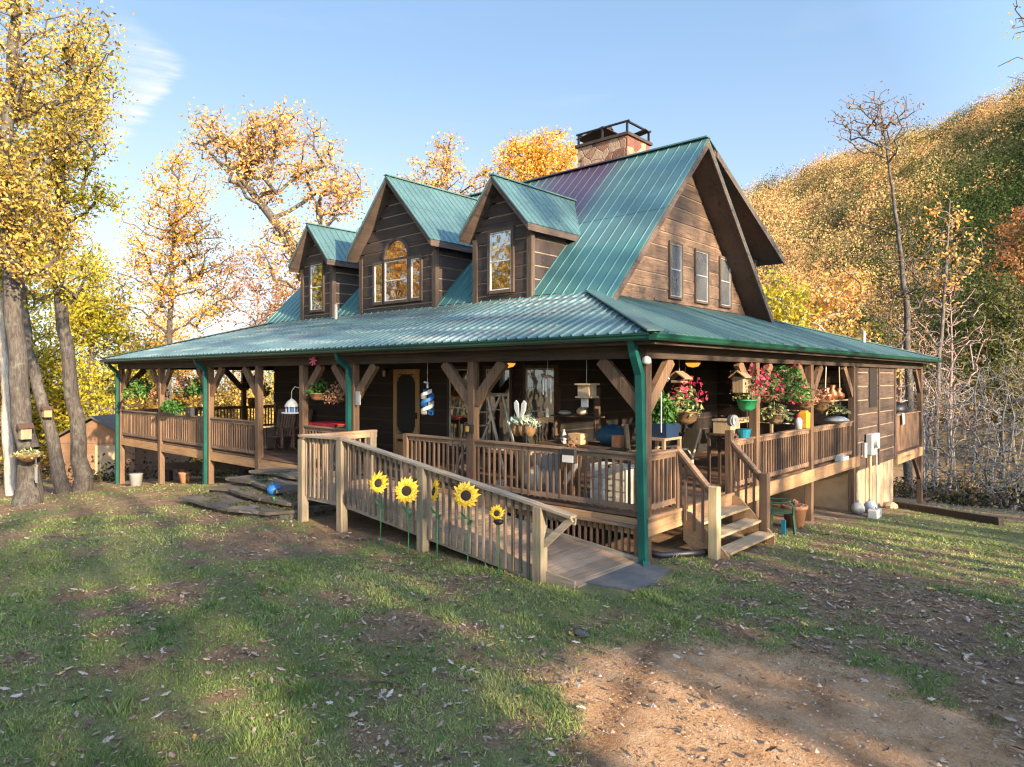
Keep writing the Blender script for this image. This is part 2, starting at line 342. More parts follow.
# ------------------------------------------------------------------ mesh building
ORG = {}
def tag(o, label=None, cat=None, group=None, kind=None):
    if label: o['label'] = label
    if cat: o['category'] = cat
    if group: o['group'] = group
    if kind: o['kind'] = kind
    return o
def thing(name, loc, label, cat, group=None):
    o = bpy.data.objects.new(name, None); COL.objects.link(o); o.location = loc; o.empty_display_size = .1
    ORG[o.name] = Vector(loc); return tag(o, label, cat, group)
def link(name, me, mat, parent, loc):
    o = bpy.data.objects.new(name, me); COL.objects.link(o)
    if mat is not None: me.materials.append(mat)
    if parent is not None:
        o.parent = parent; ORG[o.name] = ORG[parent.name]
    else:
        o.location = loc; ORG[o.name] = Vector(loc)
    return o
class MB:
    def __init__(s): s.v = []; s.f = []
    def add(s, vs, fs):
        k = len(s.v); s.v += [tuple(map(float, v)) for v in vs]; s.f += [tuple(i+k for i in f) for f in fs]; return s
    def box(s, x0, x1, y0, y1, z0, z1):
        return s.add([(x0, y0, z0), (x1, y0, z0), (x1, y1, z0), (x0, y1, z0), (x0, y0, z1), (x1, y0, z1), (x1, y1, z1), (x0, y1, z1)],
                     [(0, 3, 2, 1), (4, 5, 6, 7), (0, 1, 5, 4), (1, 2, 6, 5), (2, 3, 7, 6), (3, 0, 4, 7)])
    def beam(s, p0, p1, w, h, up=(0, 0, 1)):
        p0, p1, up = Vector(p0), Vector(p1), Vector(up); d = (p1-p0).normalized()
        if abs(d.dot(up)) > .99: up = Vector((0, 1, 0))
        a = d.cross(up).normalized()*(w/2); b = a.cross(d).normalized()*(h/2)
        vs = [p0-a-b, p0+a-b, p0+a+b, p0-a+b, p1-a-b, p1+a-b, p1+a+b, p1-a+b]
        return s.add(vs, [(0, 1, 2, 3), (7, 6, 5, 4), (0, 4, 5, 1), (1, 5, 6, 2), (2, 6, 7, 3), (3, 7, 4, 0)])
    def tube(s, pts, r, n=8):
        pts = [Vector(p) for p in pts]; rs = r if isinstance(r, (list, tuple)) else [r]*len(pts); k = len(s.v)
        vs = []; fs = []; a = None
        for i, p in enumerate(pts):
            d = (pts[min(i+1, len(pts)-1)]-pts[max(i-1, 0)]).normalized()
            if a is None: a = d.orthogonal().normalized()
            a = (a-d*a.dot(d)); a = a.normalized() if a.length > 1e-6 else d.orthogonal().normalized()
            b = d.cross(a)
            vs += [p+(a*math.cos(2*math.pi*j/n)+b*math.sin(2*math.pi*j/n))*rs[i] for j in range(n)]
        for i in range(len(pts)-1):
            for j in range(n): fs.append((i*n+j, i*n+(j+1) % n, (i+1)*n+(j+1) % n, (i+1)*n+j))
        fs.append(tuple(range(n-1, -1, -1))); fs.append(tuple((len(pts)-1)*n+j for j in range(n)))
        return s.add(vs, fs)
    def lathe(s, c, prof, n=16):
        c = Vector(c); vs = []; fs = []
        for r, z in prof:
            vs += [c+Vector((r*math.cos(2*math.pi*j/n), r*math.sin(2*math.pi*j/n), z)) for j in range(n)]
        for i in range(len(prof)-1):
            for j in range(n): fs.append((i*n+j, i*n+(j+1) % n, (i+1)*n+(j+1) % n, (i+1)*n+j))
        fs.append(tuple(range(n-1, -1, -1))); fs.append(tuple((len(prof)-1)*n+j for j in range(n)))
        return s.add(vs, fs)
    def ellip(s, c, rx, ry, rz, n=12, m=8, jit=0):
        prof = [(max(.02, math.sin(math.pi*i/m)), -math.cos(math.pi*i/m)) for i in range(m+1)]
        k = len(s.v); s.lathe((0, 0, 0), prof, n)
        for i in range(k, len(s.v)):
            x, y, z = s.v[i]; q = 1+rnd.uniform(-jit, jit); s.v[i] = (c[0]+x*rx*q, c[1]+y*ry*q, c[2]+z*rz*q)
        return s
    def prism(s, poly, vec):
        n = len(poly); vec = Vector(vec); a = [Vector(p) for p in poly]; vs = a+[p+vec for p in a]
        return s.add(vs, [tuple(range(n-1, -1, -1)), tuple(range(n, 2*n))]+[(i, (i+1) % n, (i+1) % n+n, i+n) for i in range(n)])
    def poly(s, vs): return s.add(vs, [tuple(range(len(vs)))])
    def rotz(s, ang, c, k=0):
        ca, sa = math.cos(ang), math.sin(ang)
        for i in range(k, len(s.v)):
            x, y, z = s.v[i]; x -= c[0]; y -= c[1]; s.v[i] = (c[0]+x*ca-y*sa, c[1]+x*sa+y*ca, z)
        return s
    def build(s, name, mat, parent=None, smooth=False, loc=None, bevel=0):
        o_ = ORG[parent.name] if parent is not None else Vector(loc if loc is not None else (0, 0, 0))
        me = bpy.data.meshes.new(name); me.from_pydata([(v[0]-o_.x, v[1]-o_.y, v[2]-o_.z) for v in s.v], [], s.f); me.update()
        if smooth:
            me.polygons.foreach_set('use_smooth', [True]*len(me.polygons))
        o = link(name, me, mat, parent, o_)
        if bevel:
            b = o.modifiers.new('bevel', 'BEVEL'); b.width = bevel; b.segments = 2; b.limit_method = 'ANGLE'
        return o
def npmesh(name, V, F, mat, parent=None, loc=(0, 0, 0), hue=None, smooth=False):
    """V (n,3) world coordinates, F (m,k) faces with the same k"""
    o_ = ORG[parent.name] if parent is not None else Vector(loc)
    V = (np.asarray(V)-np.array(o_)).astype(np.float32); F = np.asarray(F, dtype=np.int32); m, k = F.shape
    me = bpy.data.meshes.new(name)
    me.vertices.add(len(V)); me.vertices.foreach_set('co', V.ravel())
    me.loops.add(m*k); me.loops.foreach_set('vertex_index', F.ravel())
    me.polygons.add(m); me.polygons.foreach_set('loop_start', np.arange(m, dtype=np.int32)*k)
    try: me.polygons.foreach_set('loop_total', np.full(m, k, dtype=np.int32))
    except Exception: pass
    if smooth: me.polygons.foreach_set('use_smooth', np.ones(m, dtype=bool))
    me.update(calc_edges=True)
    if hue is not None:
        a = me.attributes.new('hue', 'FLOAT', 'FACE'); a.data.foreach_set('value', np.asarray(hue, dtype=np.float32))
    return link(name, me, mat, parent, o_)
def copy_tree(o, dloc, parent=None):
    c = o.copy(); COL.objects.link(c)
    if parent is None: c.location = o.location+Vector(dloc)
    else: c.parent = parent
    ORG[c.name] = ORG[o.name]+Vector(dloc)
    for ch in list(o.children): copy_tree(ch, dloc, c)
    return c

def leaf_arrays(C, size, rng, aspect=.55, droop=.3, jitter=.35):
    """one small folded diamond per centre: 4 verts, 2 triangles sharing the midrib"""
    n = len(C); L = size*(1+rng.uniform(-jitter, jitter, n))[:, None]
    u = rng.normal(size=(n, 3)); u[:, 2] -= droop; u /= np.linalg.norm(u, axis=1)[:, None]
    w = rng.normal(size=(n, 3)); v = np.cross(u, w); v /= np.linalg.norm(v, axis=1)[:, None]+1e-9
    nn = np.cross(u, v)
    V = np.stack([C-u*L*.5, C+v*L*aspect*.5+nn*L*.12, C+u*L*.5, C-v*L*aspect*.5+nn*L*.12], axis=1).reshape(-1, 3)
    i = np.arange(n)*4
    F = np.stack([np.stack([i, i+1, i+2], 1), np.stack([i, i+2, i+3], 1)], 1).reshape(-1, 3)
    return V, F
def edge_tubes(P, par, R, n=5):
    idx = np.array([i for i in range(len(P)) if par[i] >= 0]); p = P[idx]; q = P[np.array(par)[idx]]
    r1 = R[idx]; r0 = np.minimum(R[np.array(par)[idx]], r1*1.5+.004)
    d = p-q; L = np.linalg.norm(d, axis=1)[:, None]+1e-9; d = d/L
    ref = np.where(np.abs(d[:, 2:3]) < .9, np.array([[0, 0, 1.]]), np.array([[1., 0, 0]]))
    a = np.cross(d, ref); a /= np.linalg.norm(a, axis=1)[:, None]; b = np.cross(d, a)
    ang = 2*np.pi*np.arange(n)/n
    ring = a[:, None, :]*np.cos(ang)[None, :, None]+b[:, None, :]*np.sin(ang)[None, :, None]
    V0 = q[:, None, :]-d[:, None, :]*(r0*.3)[:, None, None]+ring*r0[:, None, None]; V1 = p[:, None, :]+ring*r1[:, None, None]
    V = np.concatenate([V0, V1], 1).reshape(-1, 3); k = len(idx)
    base = np.arange(k)[:, None]*2*n; j = np.arange(n)[None, :]
    F = np.stack([base+j, base+(j+1) % n, base+n+(j+1) % n, base+n+j], -1).reshape(-1, 4)
    return V, F

def grow(trunk, crowns, rng, seg=.6, rtip=.012, wob=.18, shell=.55, rise=.35, up=.35, clear=.45):
    """trunk: [(x,y,z,r)...] world; crowns: [(x,y,z,rx,ry,rz,n)] -> node positions, parents, radii, tips"""
    P = []; par = []; R = []
    T = [np.array(t, float) for t in trunk]
    for i in range(len(T)-1):
        k = max(2, int(np.linalg.norm(T[i+1][:3]-T[i][:3])/seg))
        for j in range(k):
            q = T[i]+(T[i+1]-T[i])*j/k; P.append(q[:3]+rng.normal(size=3)*q[3]*.18); R.append(q[3]); par.append(len(P)-2)
    P.append(T[-1][:3]); R.append(T[-1][3]); par.append(len(P)-2)
    nt = len(P); first = max(1, int(nt*clear))
    tg = []
    for (x, y, z, rx, ry, rz, n) in crowns:
        d = rng.normal(size=(n, 3)); d /= np.linalg.norm(d, axis=1)[:, None]
        rad = shell+(1-shell)*rng.random(n)**.6; rad[: n//4] = rng.random(n//4)
        tg.append(np.array([x, y, z])+d*rad[:, None]*np.array([rx, ry, rz]))
    tg = np.concatenate(tg); top = T[-1][:3]
    axis = np.array(P[:nt])
    dist = np.array([np.min(np.linalg.norm(axis-t, axis=1)) for t in tg])
    order = np.argsort(dist); tips = []
    PA = np.zeros((nt+len(tg)*24, 3)); PA[:nt] = P; cnt = nt
    for o in order:
        t = tg[o]; D = PA[:cnt]-t; dd = np.linalg.norm(D, axis=1)+np.maximum(0, D[:, 2]+up*np.hypot(D[:, 0], D[:, 1]))*1.3
        dd[:first] += 50
        b = int(np.argmin(dd)); s = PA[b].copy(); L = np.linalg.norm(t-s); k = min(20, max(2, int(L/seg)))
        prev = b
        side = rng.normal(size=3)*wob*L; side[2] *= .5
        for j in range(1, k+1):
            f = j/k; q = s+(t-s)*f+side*math.sin(math.pi*f)*.5+np.array([0, 0, 1])*L*.12*math.sin(math.pi*f)*rise*2+rng.normal(size=3)*seg*.07
            PA[cnt] = q; par.append(prev); R.append(0); prev = cnt; cnt += 1
        tips.append(prev)
    PA = PA[:cnt]; n_ = np.zeros(cnt)
    for tp in tips:
        i = tp
        while i >= 0: n_[i] += 1; i = par[i]
    R = np.array(R, float)
    br = rtip*np.sqrt(np.maximum(1, n_))
    R = np.where(R > 0, R, br)
    if True:
        R[nt:] = np.minimum(R[nt:], max(.02, trunk[-1][3]*1.0+.02))
    return PA, par, R, np.array(tips), nt

def tree(name, label, cat, trunk, crowns, leaf=None, per=0, lsize=.12, bark='oak', seed=1, sig=.3, rtip=.012, seg=.6, group=None, wob=.18, shell=.55, nside=6, aspect=.55, up=.35, clear=.45):
    rng = np.random.default_rng(seed)
    P, par, R, tips, nt = grow(trunk, crowns, rng, seg, rtip, wob, shell, up=up, clear=clear)
    root = thing(name, trunk[0][:3], label, cat, group)
    V, F = edge_tubes(P, par, R, nside)
    npmesh('trunk', V, F, BARK[bark], root, smooth=True)
    if leaf and per:
        ids = np.repeat(tips, per)
        back = rng.integers(0, 3, len(ids)); pa = np.array(par)
        for _ in range(2):
            mv = (back > 0) & (pa[ids] >= nt); ids = np.where(mv, pa[ids], ids); back -= 1
        C = P[ids]+rng.normal(size=(len(ids), 3))*sig*np.array([1, 1, .75])
        V, F = leaf_arrays(C, lsize, rng, aspect)
        npmesh('crown', V, F, LEAF[leaf], root)
    return root

# value noise for the ground
def vnoise(x, y, seed=0):
    xi = np.floor(x).astype(np.int64); yi = np.floor(y).astype(np.int64); fx = x-xi; fy = y-yi
    fx = fx*fx*(3-2*fx); fy = fy*fy*(3-2*fy)
    def h(a, b):
        v = (a*374761393+b*668265263+seed*1442695041) & 0xffffffff; v = ((v ^ (v >> 13))*1274126177) & 0xffffffff
        return ((v ^ (v >> 16)) & 0xffff)/65535.
    return (h(xi, yi)*(1-fx)+h(xi+1, yi)*fx)*(1-fy)+(h(xi, yi+1)*(1-fx)+h(xi+1, yi+1)*fx)*fy
def fbm(x, y, seed=0, oct=4):
    s = 0; a = .5; t = 0
    for i in range(oct):
        s = s+a*vnoise(x*2**i, y*2**i, seed+i); t += a; a *= .55
    return s/t
def sp(t, k=1.2): return np.logaddexp(0, k*t)/k
def gz(x, y):
    x = np.asarray(x, float); y = np.asarray(y, float)
    z = -.088*sp(y-1.5)-.10*sp(-x-11.5)-.05*sp(y-16)
    z = np.where(z < -4, -4-3*(1-np.exp((z+4)/3.)), z)
    near = np.exp(-((x-2)**2+(y+2)**2)/900)
    return z+.05*(fbm(x*.6+3, y*.6, 5, 3)-.5)*near
def G(x, y): return float(gz(x, y))
# ------------------------------------------------------------------ ground, hill
DRIVE = [(.9, -3.7), (1.33, -2.8), (2.04, -2.35), (2.94, -1.9), (3.9, -2.0), (4.5, -2.35), (4.9, -3.2), (6.5, -5), (8, -9), (6, -9), (4.3, -5.6), (3.0, -5.2), (1.77, -4.43)]
def sdpoly(x, y, poly):
    d = np.full(x.shape, 1e9); ins = np.zeros(x.shape, bool); n = len(poly)
    for i in range(n):
        ax, ay = poly[i]; bx, by = poly[(i+1) % n]; ex, ey = bx-ax, by-ay
        t = np.clip(((x-ax)*ex+(y-ay)*ey)/(ex*ex+ey*ey), 0, 1)
        d = np.minimum(d, np.hypot(x-ax-t*ex, y-ay-t*ey))
        c = ((ay > y) != (by > y)) & (x < (bx-ax)*(y-ay)/(by-ay+1e-12)+ax); ins ^= c
    return np.where(ins, -d, d)
def drive_mask(x, y):
    d = sdpoly(x, y, DRIVE)+1.0*(fbm(x*1.1, y*1.1, 21, 4)-.5)+.5*(fbm(x*4.5, y*4.5, 22, 3)-.5)
    return np.clip(.55-d/.55, 0, 1)
def grass_mask(x, y):
    n = fbm(x*.42+7, y*.42, 31, 4); n2 = fbm(x*2.2, y*2.2, 33, 3)
    g = (n-.47)*2.6+(n2-.5)*2.2+.66
    front = np.exp(-((y+2.6)/1.6)**2)*np.clip((2.2-x)/2, 0, 1)*np.clip((x+13)/3, 0, 1)      # trampled brown belt before the porch
    g = g-front*.62*np.clip(.45+n2, 0, 1)*np.where((x > -4.5) & (x < .8) & (y < -1.9), .35, 1)
    g = g-.45*np.exp(-(((x-2.3)/1.5)**2+((y-1.6)/2.2)**2))     # leaf litter by the side stairs
    g = g-np.clip((y-13)/4, 0, 1)*.9-np.clip((-x-13)/4, 0, 1)*.6
    under = (x < .15) & (x > -21.6) & (y > .0) & (y < 19); g = np.where(under, g-1.2, g)
    return np.clip(g, 0, 1)*(1-drive_mask(x, y))
def axis_pts(c0, c1, step, far, k=1.13):
    a = list(np.arange(c0, c1+step/2, step)); s = step; v = a[-1]
    while v < far: s *= k; v += s; a.append(v)
    s = step; v = a[0]; b = []
    while v > -far: s *= k; v -= s; b.append(v)
    return np.array(b[::-1]+a)
def build_ground():
    xs = axis_pts(-15, 9, .11, 420); ys = axis_pts(-9.5, 12, .11, 420)
    X, Y = np.meshgrid(xs, ys); x = X.ravel(); y = Y.ravel()
    gm = grass_mask(x, y); dm = drive_mask(x, y)
    z = gz(x, y)+.02*(fbm(x*3, y*3, 3, 3)-.5)+.018*gm*fbm(x*7, y*7, 9, 2)-.03*dm
    rut = np.exp(-((x-1.68+.34*(y+2.6))/.15)**2)*np.clip(dm*1.6, 0, 1)*(y > -5.2)*(y < -2.35)     # tyre rut across the bare patch
    rut += .9*np.exp(-((x-3.35+.34*(y+2.5))/.13)**2)*dm*np.exp(-((y+2.7)/.5)**2)+.8*np.exp(-((x-3.95+.34*(y+3.6))/.12)**2)*dm*np.exp(-((y+3.7)/.35)**2)
    z -= .022*rut*(.4+fbm(x*9, y*9, 12, 2))
    V = np.stack([x, y, z], 1); nx, ny = len(xs), len(ys)
    i = (np.arange(ny-1)[:, None]*nx+np.arange(nx-1)[None, :]).ravel()
    F = np.stack([i, i+1, i+1+nx, i+nx], 1)
    m, t, b = new_mat('ground_cover')
    tc = t.n('ShaderNodeTexCoord'); o = tc.outputs['Object']
    ag = t.n('ShaderNodeAttribute', attribute_name='grass').outputs['Fac']; ad = t.n('ShaderNodeAttribute', attribute_name='dirt').outputs['Fac']
    ar = t.n('ShaderNodeAttribute', attribute_name='rut').outputs['Fac']
    n1 = t.noise(o, 3.5, 6, .7); n2 = t.noise(o, 30, 4, .7); n3 = t.noise(o, 90, 3, .7); n0 = t.noise(o, .5, 4, .6)
    litter = t.ramp(t.math('ADD', t.math('MULTIPLY', n1, .5), t.math('MULTIPLY', n2, .5)), [(.32, (.10, .060, .033)), (.5, (.235, .15, .085)), (.68, (.41, .285, .175))])
    grass = t.ramp(t.math('ADD', t.math('MULTIPLY', n2, .6), t.math('MULTIPLY', n0, .4)), [(.3, (.09, .09, .034)), (.5, (.18, .175, .065)), (.7, (.28, .25, .12))])
    dirt = t.ramp(t.math('ADD', t.math('ADD', t.math('MULTIPLY', n1, .45), t.math('MULTIPLY', n2, .3)), t.math('MULTIPLY', n3, .25)), [(.36, (.26, .135, .06)), (.48, (.46, .265, .135)), (.56, (.56, .35, .195)), (.66, (.66, .47, .30))])
    gsel = t.ramp(t.math('ADD', ag, t.math('MULTIPLY', t.math('SUBTRACT', n2, .5), .7)), [(.3, 0.0), (.62, 1.0)])
    dsel = t.ramp(t.math('ADD', ad, t.math('MULTIPLY', t.math('SUBTRACT', t.math('ADD', t.math('MULTIPLY', n1, .5), t.math('MULTIPLY', n2, .5)), .5), 1.6)), [(.22, 0.0), (.8, 1.0)])
    c = t.mix(gsel, litter, grass); c = t.mix(dsel, c, dirt)
    rs = t.math('MULTIPLY', ar, t.ramp(n2, [(.40, .1), (.55, 1.0)]), True)
    c = t.mix(t.math('MULTIPLY', rs, .95), c, (.12, .065, .035))
    t.l(c, b.inputs['Base Color']); b.inputs['Roughness'].default_value = .95; b.inputs['Specular IOR Level'].default_value = .15
    bp = t.n('ShaderNodeBump'); bp.inputs['Strength'].default_value = 1.0; bp.inputs['Distance'].default_value = .05
    t.l(t.math('ADD', n2, t.math('MULTIPLY', n3, .6)), bp.inputs['Height']); t.l(bp.outputs[0], b.inputs['Normal'])
    g = npmesh('ground', V, F, m, smooth=True)
    for nm, arr in (('grass', gm), ('dirt', dm), ('rut', np.clip(rut, 0, 1))):
        a = g.data.attributes.new(nm, 'FLOAT', 'POINT'); a.data.foreach_set('value', arr.astype(np.float32))
    tag(g, kind='structure')
build_ground()

def elev(az):    # skyline elevation of the wooded ridge, degrees
    return np.where(az > 19, 14.2+.243*(az-19), 14.2+.36*(az-19))+.10*np.clip(az-41, 0, 30)
def hill_z(azd, r):
    r1 = np.where(azd > 40, 330-np.clip(azd-40, 0, 40)*2.4, 330)
    H = r1*np.tan(np.radians(np.clip(elev(azd), -1, 27)))+2.8-6.5
    H = np.where(azd > 95, H*np.clip((112-azd)/17, 0, 1)-8*(azd > 112), H)
    t = np.clip((r-75)/(r1-75), 0, 1.6)
    z = -9+(H+9)*np.where(t < 1, t**.95, 1-.5*(t-1))
    return z+5.0*np.sin(azd*.55+r*.02)*np.clip(t, 0, 1)*np.clip((1.02-t)*3, 0, 1)+2.2*np.sin(azd*1.3+.4)*np.clip(t, 0, .3)
def polar(azd, r):
    a = np.radians(azd); return CX+r*(FX*np.cos(a)+RX*np.sin(a)), CY+r*(FY*np.cos(a)+RY*np.sin(a))
def build_hill():
    az = np.linspace(-45, 114, 160); rr = np.linspace(72, 480, 80)
    A, Rr = np.meshgrid(az, rr); x, y = polar(A.ravel(), Rr.ravel()); z = hill_z(A.ravel(), Rr.ravel())
    nx = len(az); i = (np.arange(len(rr)-1)[:, None]*nx+np.arange(nx-1)[None, :]).ravel()
    F = np.stack([i, i+1, i+1+nx, i+nx], 1)
    m, t, b = new_mat('hill_floor'); tc = t.n('ShaderNodeTexCoord'); n = t.noise(tc.outputs['Object'], .25, 5, .7)
    t.l(t.ramp(n, [(.35, (.045, .03, .015)), (.65, (.13, .085, .035))]), b.inputs['Base Color']); b.inputs['Roughness'].default_value = 1
    tag(npmesh('hill', np.stack([x, y, z], 1), F, m, smooth=True), kind='structure')
    rng = np.random.default_rng(5); CC = []; HH = []; SS = []
    n = 2900
    a = np.concatenate([rng.uniform(5, 42, n), rng.uniform(42, 60, 150)]); r = np.sqrt(rng.uniform(80**2, 334**2, len(a)))
    r[: 330] = rng.uniform(320, 336, 330)
    for k in range(len(a)):
        px = 512+FPX*math.tan(math.radians(min(a[k], 60)))
        x, y = polar(a[k], r[k]); z = float(hill_z(a[k], r[k])); R = 2.3+5.4*rng.random()**1.6; h = R*rng.uniform(.9, 1.5)
        m_ = int(700 if r[k] < 150 else (430 if r[k] < 230 else 320))
        if a[k] > 43: m_ = 60
        d = rng.normal(size=(m_, 3)); d /= np.linalg.norm(d, axis=1)[:, None]; rad = (.72+.28*rng.random(m_))[:, None]
        lump = 1+.25*np.sin(d[:, :1]*5+k)*np.cos(d[:, 1:2]*4+k)
        d[:, 2] = np.abs(d[:, 2])*1.15-.3
        CC.append(np.array([x, y, z+h*.55])+d*rad*lump*np.array([R, R, h])); SS.append(np.full(m_, .205 if r[k] < 150 else .33))
        # colours drift over the slope: gold and ochre high up, greens and greys on the right, darkened to paint in the slope's shade
        g = vnoise(np.array([x*.022]), np.array([y*.022]), 77)[0]; low = np.clip((px-870)/120, 0, 1)*np.clip((285-r[k])/90, 0, 1)
        hue = .57+.40*(g-.5)+rng.normal()*.27-.60*low-(.10 if r[k] < 150 else 0)
        if rng.random() < .12: hue = rng.uniform(.05, .3)
        HH.append(np.full(m_, np.clip(hue, .02, .98)))
    C = np.concatenate(CC); S = np.concatenate(SS); H = np.concatenate(HH)
    V, F = leaf_arrays(C, 1.0, rng, .8, .1); V = np.repeat(C, 4, axis=0)+(V-np.repeat(C, 4, axis=0))*np.repeat(S, 4)[:, None]*1.35
    mt = huemat('hill_foliage', [(0.0, (.03, .05, .014)), (.22, (.08, .09, .022)), (.38, (.16, .12, .065)), (.50, (.40, .27, .11)), (.66, (.58, .39, .15)), (.84, (.58, .33, .13)), (1.0, (.48, .20, .085))], .3, .10)
    o = npmesh('hillside_forest', V, F, mt, hue=np.repeat(H, 2))
    tag(o, 'wooded mountainside in gold and green autumn colour behind the house', 'forest', kind='stuff')
build_hill()

# ------------------------------------------------------------------ grass and fallen leaves
def in_view(x, y, m=.06):
    dx, dy = x-CX, y-CY; dep = dx*FX+dy*FY; lat = dx*RX+dy*RY
    return (dep > 3.6) & (np.abs(lat/np.maximum(dep, .1)) < 512/FPX+m), dep
def blocked(x, y):
    return ((x < .1) & (y > -.02)) | ((x > -6.6) & (x < .7) & (y > -1.85) & (y < .1)) | ((x > -.1) & (x < .75) & (y > .95) & (y < 3.0))
def build_grass():
    rng = np.random.default_rng(3); XX = []; 
    for d0, d1, n in ((3.6, 7, 330000), (7, 11, 260000), (11, 17, 140000), (17, 26, 60000)):
        th = rng.uniform(-.75, .75, n); r = np.sqrt(rng.uniform(d0**2, d1**2, n)); 
        dep = r*np.cos(th); lat = r*np.sin(th)
        XX.append(np.stack([CX+dep*FX+lat*RX, CY+dep*FY+lat*RY, r], 1))
    A = np.concatenate(XX); x, y, r = A.T
    gm = grass_mask(x, y); keep = (rng.random(len(x)) < gm**1.3*.56) & ~blocked(x, y) & (x < 9)
    x, y, r, gm = x[keep], y[keep], r[keep], gm[keep]; n = len(x)
    h = (.013+.026*rng.random(n)**1.6)*(.6+.6*gm)*(1+1.5*np.clip((fbm(x*4.3, y*4.3, 71, 2)-.60)*7, 0, 1)); w = .0042+.0011*np.clip(r-4, 0, 14)
    a = rng.uniform(0, 2*np.pi, n); lean = rng.normal(size=(n, 2))*(h*.55)[:, None]
    z = gz(x, y)+.0
    B = np.stack([x, y, z], 1); s = np.stack([np.cos(a)*w, np.sin(a)*w, 0*a], 1)
    V = np.stack([B-s, B+s, B+np.stack([lean[:, 0], lean[:, 1], h], 1)], 1).reshape(-1, 3)
    F = np.arange(n*3).reshape(-1, 3)
    mt = huemat('grass_blades', [(0, (.10, .145, .045)), (.4, (.18, .24, .075)), (.7, (.30, .32, .11)), (1, (.46, .40, .19))], .3, .55)
    hue = np.clip(fbm(x*.8, y*.8, 41, 3)*1.1-.12, 0, 1)
    tag(npmesh('lawn_grass', V, F, mt, hue=hue), 'short patchy lawn grass with bare worn spots', 'grass', kind='stuff')
def build_litter():
    rng = np.random.default_rng(8); XX = []
    for d0, d1, n in ((3.6, 7, 11000), (7, 11, 19000), (11, 17, 26000), (17, 30, 15000)):
        th = rng.uniform(-.75, .75, n); r = np.sqrt(rng.uniform(d0**2, d1**2, n)); dep = r*np.cos(th); lat = r*np.sin(th)
        XX.append(np.stack([CX+dep*FX+lat*RX, CY+dep*FY+lat*RY, r], 1))
    A = np.concatenate(XX); x, y, r = A.T
    dm = drive_mask(x, y); gm = grass_mask(x, y)
    pr_ = (.30+.8*(1-gm))*(1-.85*dm)*np.clip(.25+1.2*fbm(x*.9, y*.9, 55, 3), 0, 1)
    keep = (rng.random(len(x)) < pr_) & ~blocked(x, y)
    x, y, r = x[keep], y[keep], r[keep]; n = len(x)
    L = np.where(rng.random(n) < .16, rng.uniform(.055, .095, n), rng.uniform(.018, .05, n)); a = rng.uniform(0, 2*np.pi, n); C = np.stack([x, y, gz(x, y)+.014+.02*rng.random(n)], 1)
    u = np.stack([np.cos(a), np.sin(a), rng.normal(size=n)*.22], 1); v = np.stack([-np.sin(a), np.cos(a), rng.normal(size=n)*.3], 1)
    cur = (L*rng.uniform(-.25, .3, n))[:, None]*np.array([[0, 0, 1]])
    L = L[:, None]
    # a lobed leaf: eight rim points round the midrib
    ring = [(-.55, 0), (-.25, .20), (-.12, .10), (.08, .30), (.16, .12), (.38, .16), (.55, 0), (.38, -.16), (.16, -.12), (.08, -.30), (-.12, -.10), (-.25, -.20)]
    V = np.stack([C+u*L*p+v*L*q+cur*(abs(p)+abs(q))*1.1 for p, q in ring], 1).reshape(-1, 3)
    i = np.arange(n)*12
    F = np.stack([np.stack([i, i+j, i+j+1], 1) for j in range(1, 11)], 1).reshape(-1, 3)
    m, t, b = new_mat('fallen_leaf'); geo = t.n('ShaderNodeNewGeometry')
    t.l(t.ramp(geo.outputs['Random Per Island'], [(0, (.075, .042, .024)), (.35, (.16, .095, .055)), (.62, (.25, .165, .10)), (.84, (.31, .235, .17)), (.95, (.40, .33, .27)), (1.0, (.55, .30, .04))]), b.inputs['Base Color'])
    b.inputs['Roughness'].default_value = .6
    tag(npmesh('fallen_leaves', V, F, m), 'dry brown oak leaves scattered over the lawn', 'leaves', kind='stuff')
    # small stones on the bare patch
    k = 4200; sx = rng.uniform(.5, 7, k); sy = rng.uniform(-7, -1.6, k); dm = drive_mask(sx, sy); kp = rng.random(k) < dm; sx, sy = sx[kp], sy[kp]; k = len(sx)
    s = rng.uniform(.004, .014, k)*np.where(rng.random(k) < .05, 2.5, 1); base = np.array([(1, 0, 0), (0, 1, 0), (-1, 0, 0), (0, -1, 0), (0, 0, .8)])
    V = (np.stack([sx, sy, gz(sx, sy)-.012], 1)[:, None, :]+base[None]*s[:, None, None]*rng.uniform(.6, 1.3, (k, 5, 1))).reshape(-1, 3); i = np.arange(k)*5
    F = np.stack([np.stack([i+a_, i+b_, i+4], 1) for a_, b_ in ((0, 1), (1, 2), (2, 3), (3, 0))], 1).reshape(-1, 3)
    m, t, b = new_mat('gravel_stone'); geo = t.n('ShaderNodeNewGeometry')
    t.l(t.ramp(geo.outputs['Random Per Island'], [(0, (.16, .10, .06)), (.6, (.34, .24, .16)), (1, (.46, .38, .30))]), b.inputs['Base Color'])
    tag(npmesh('gravel', V, F, m), 'small loose stones on the bare dirt patch', 'gravel', kind='stuff')
build_grass(); build_litter()

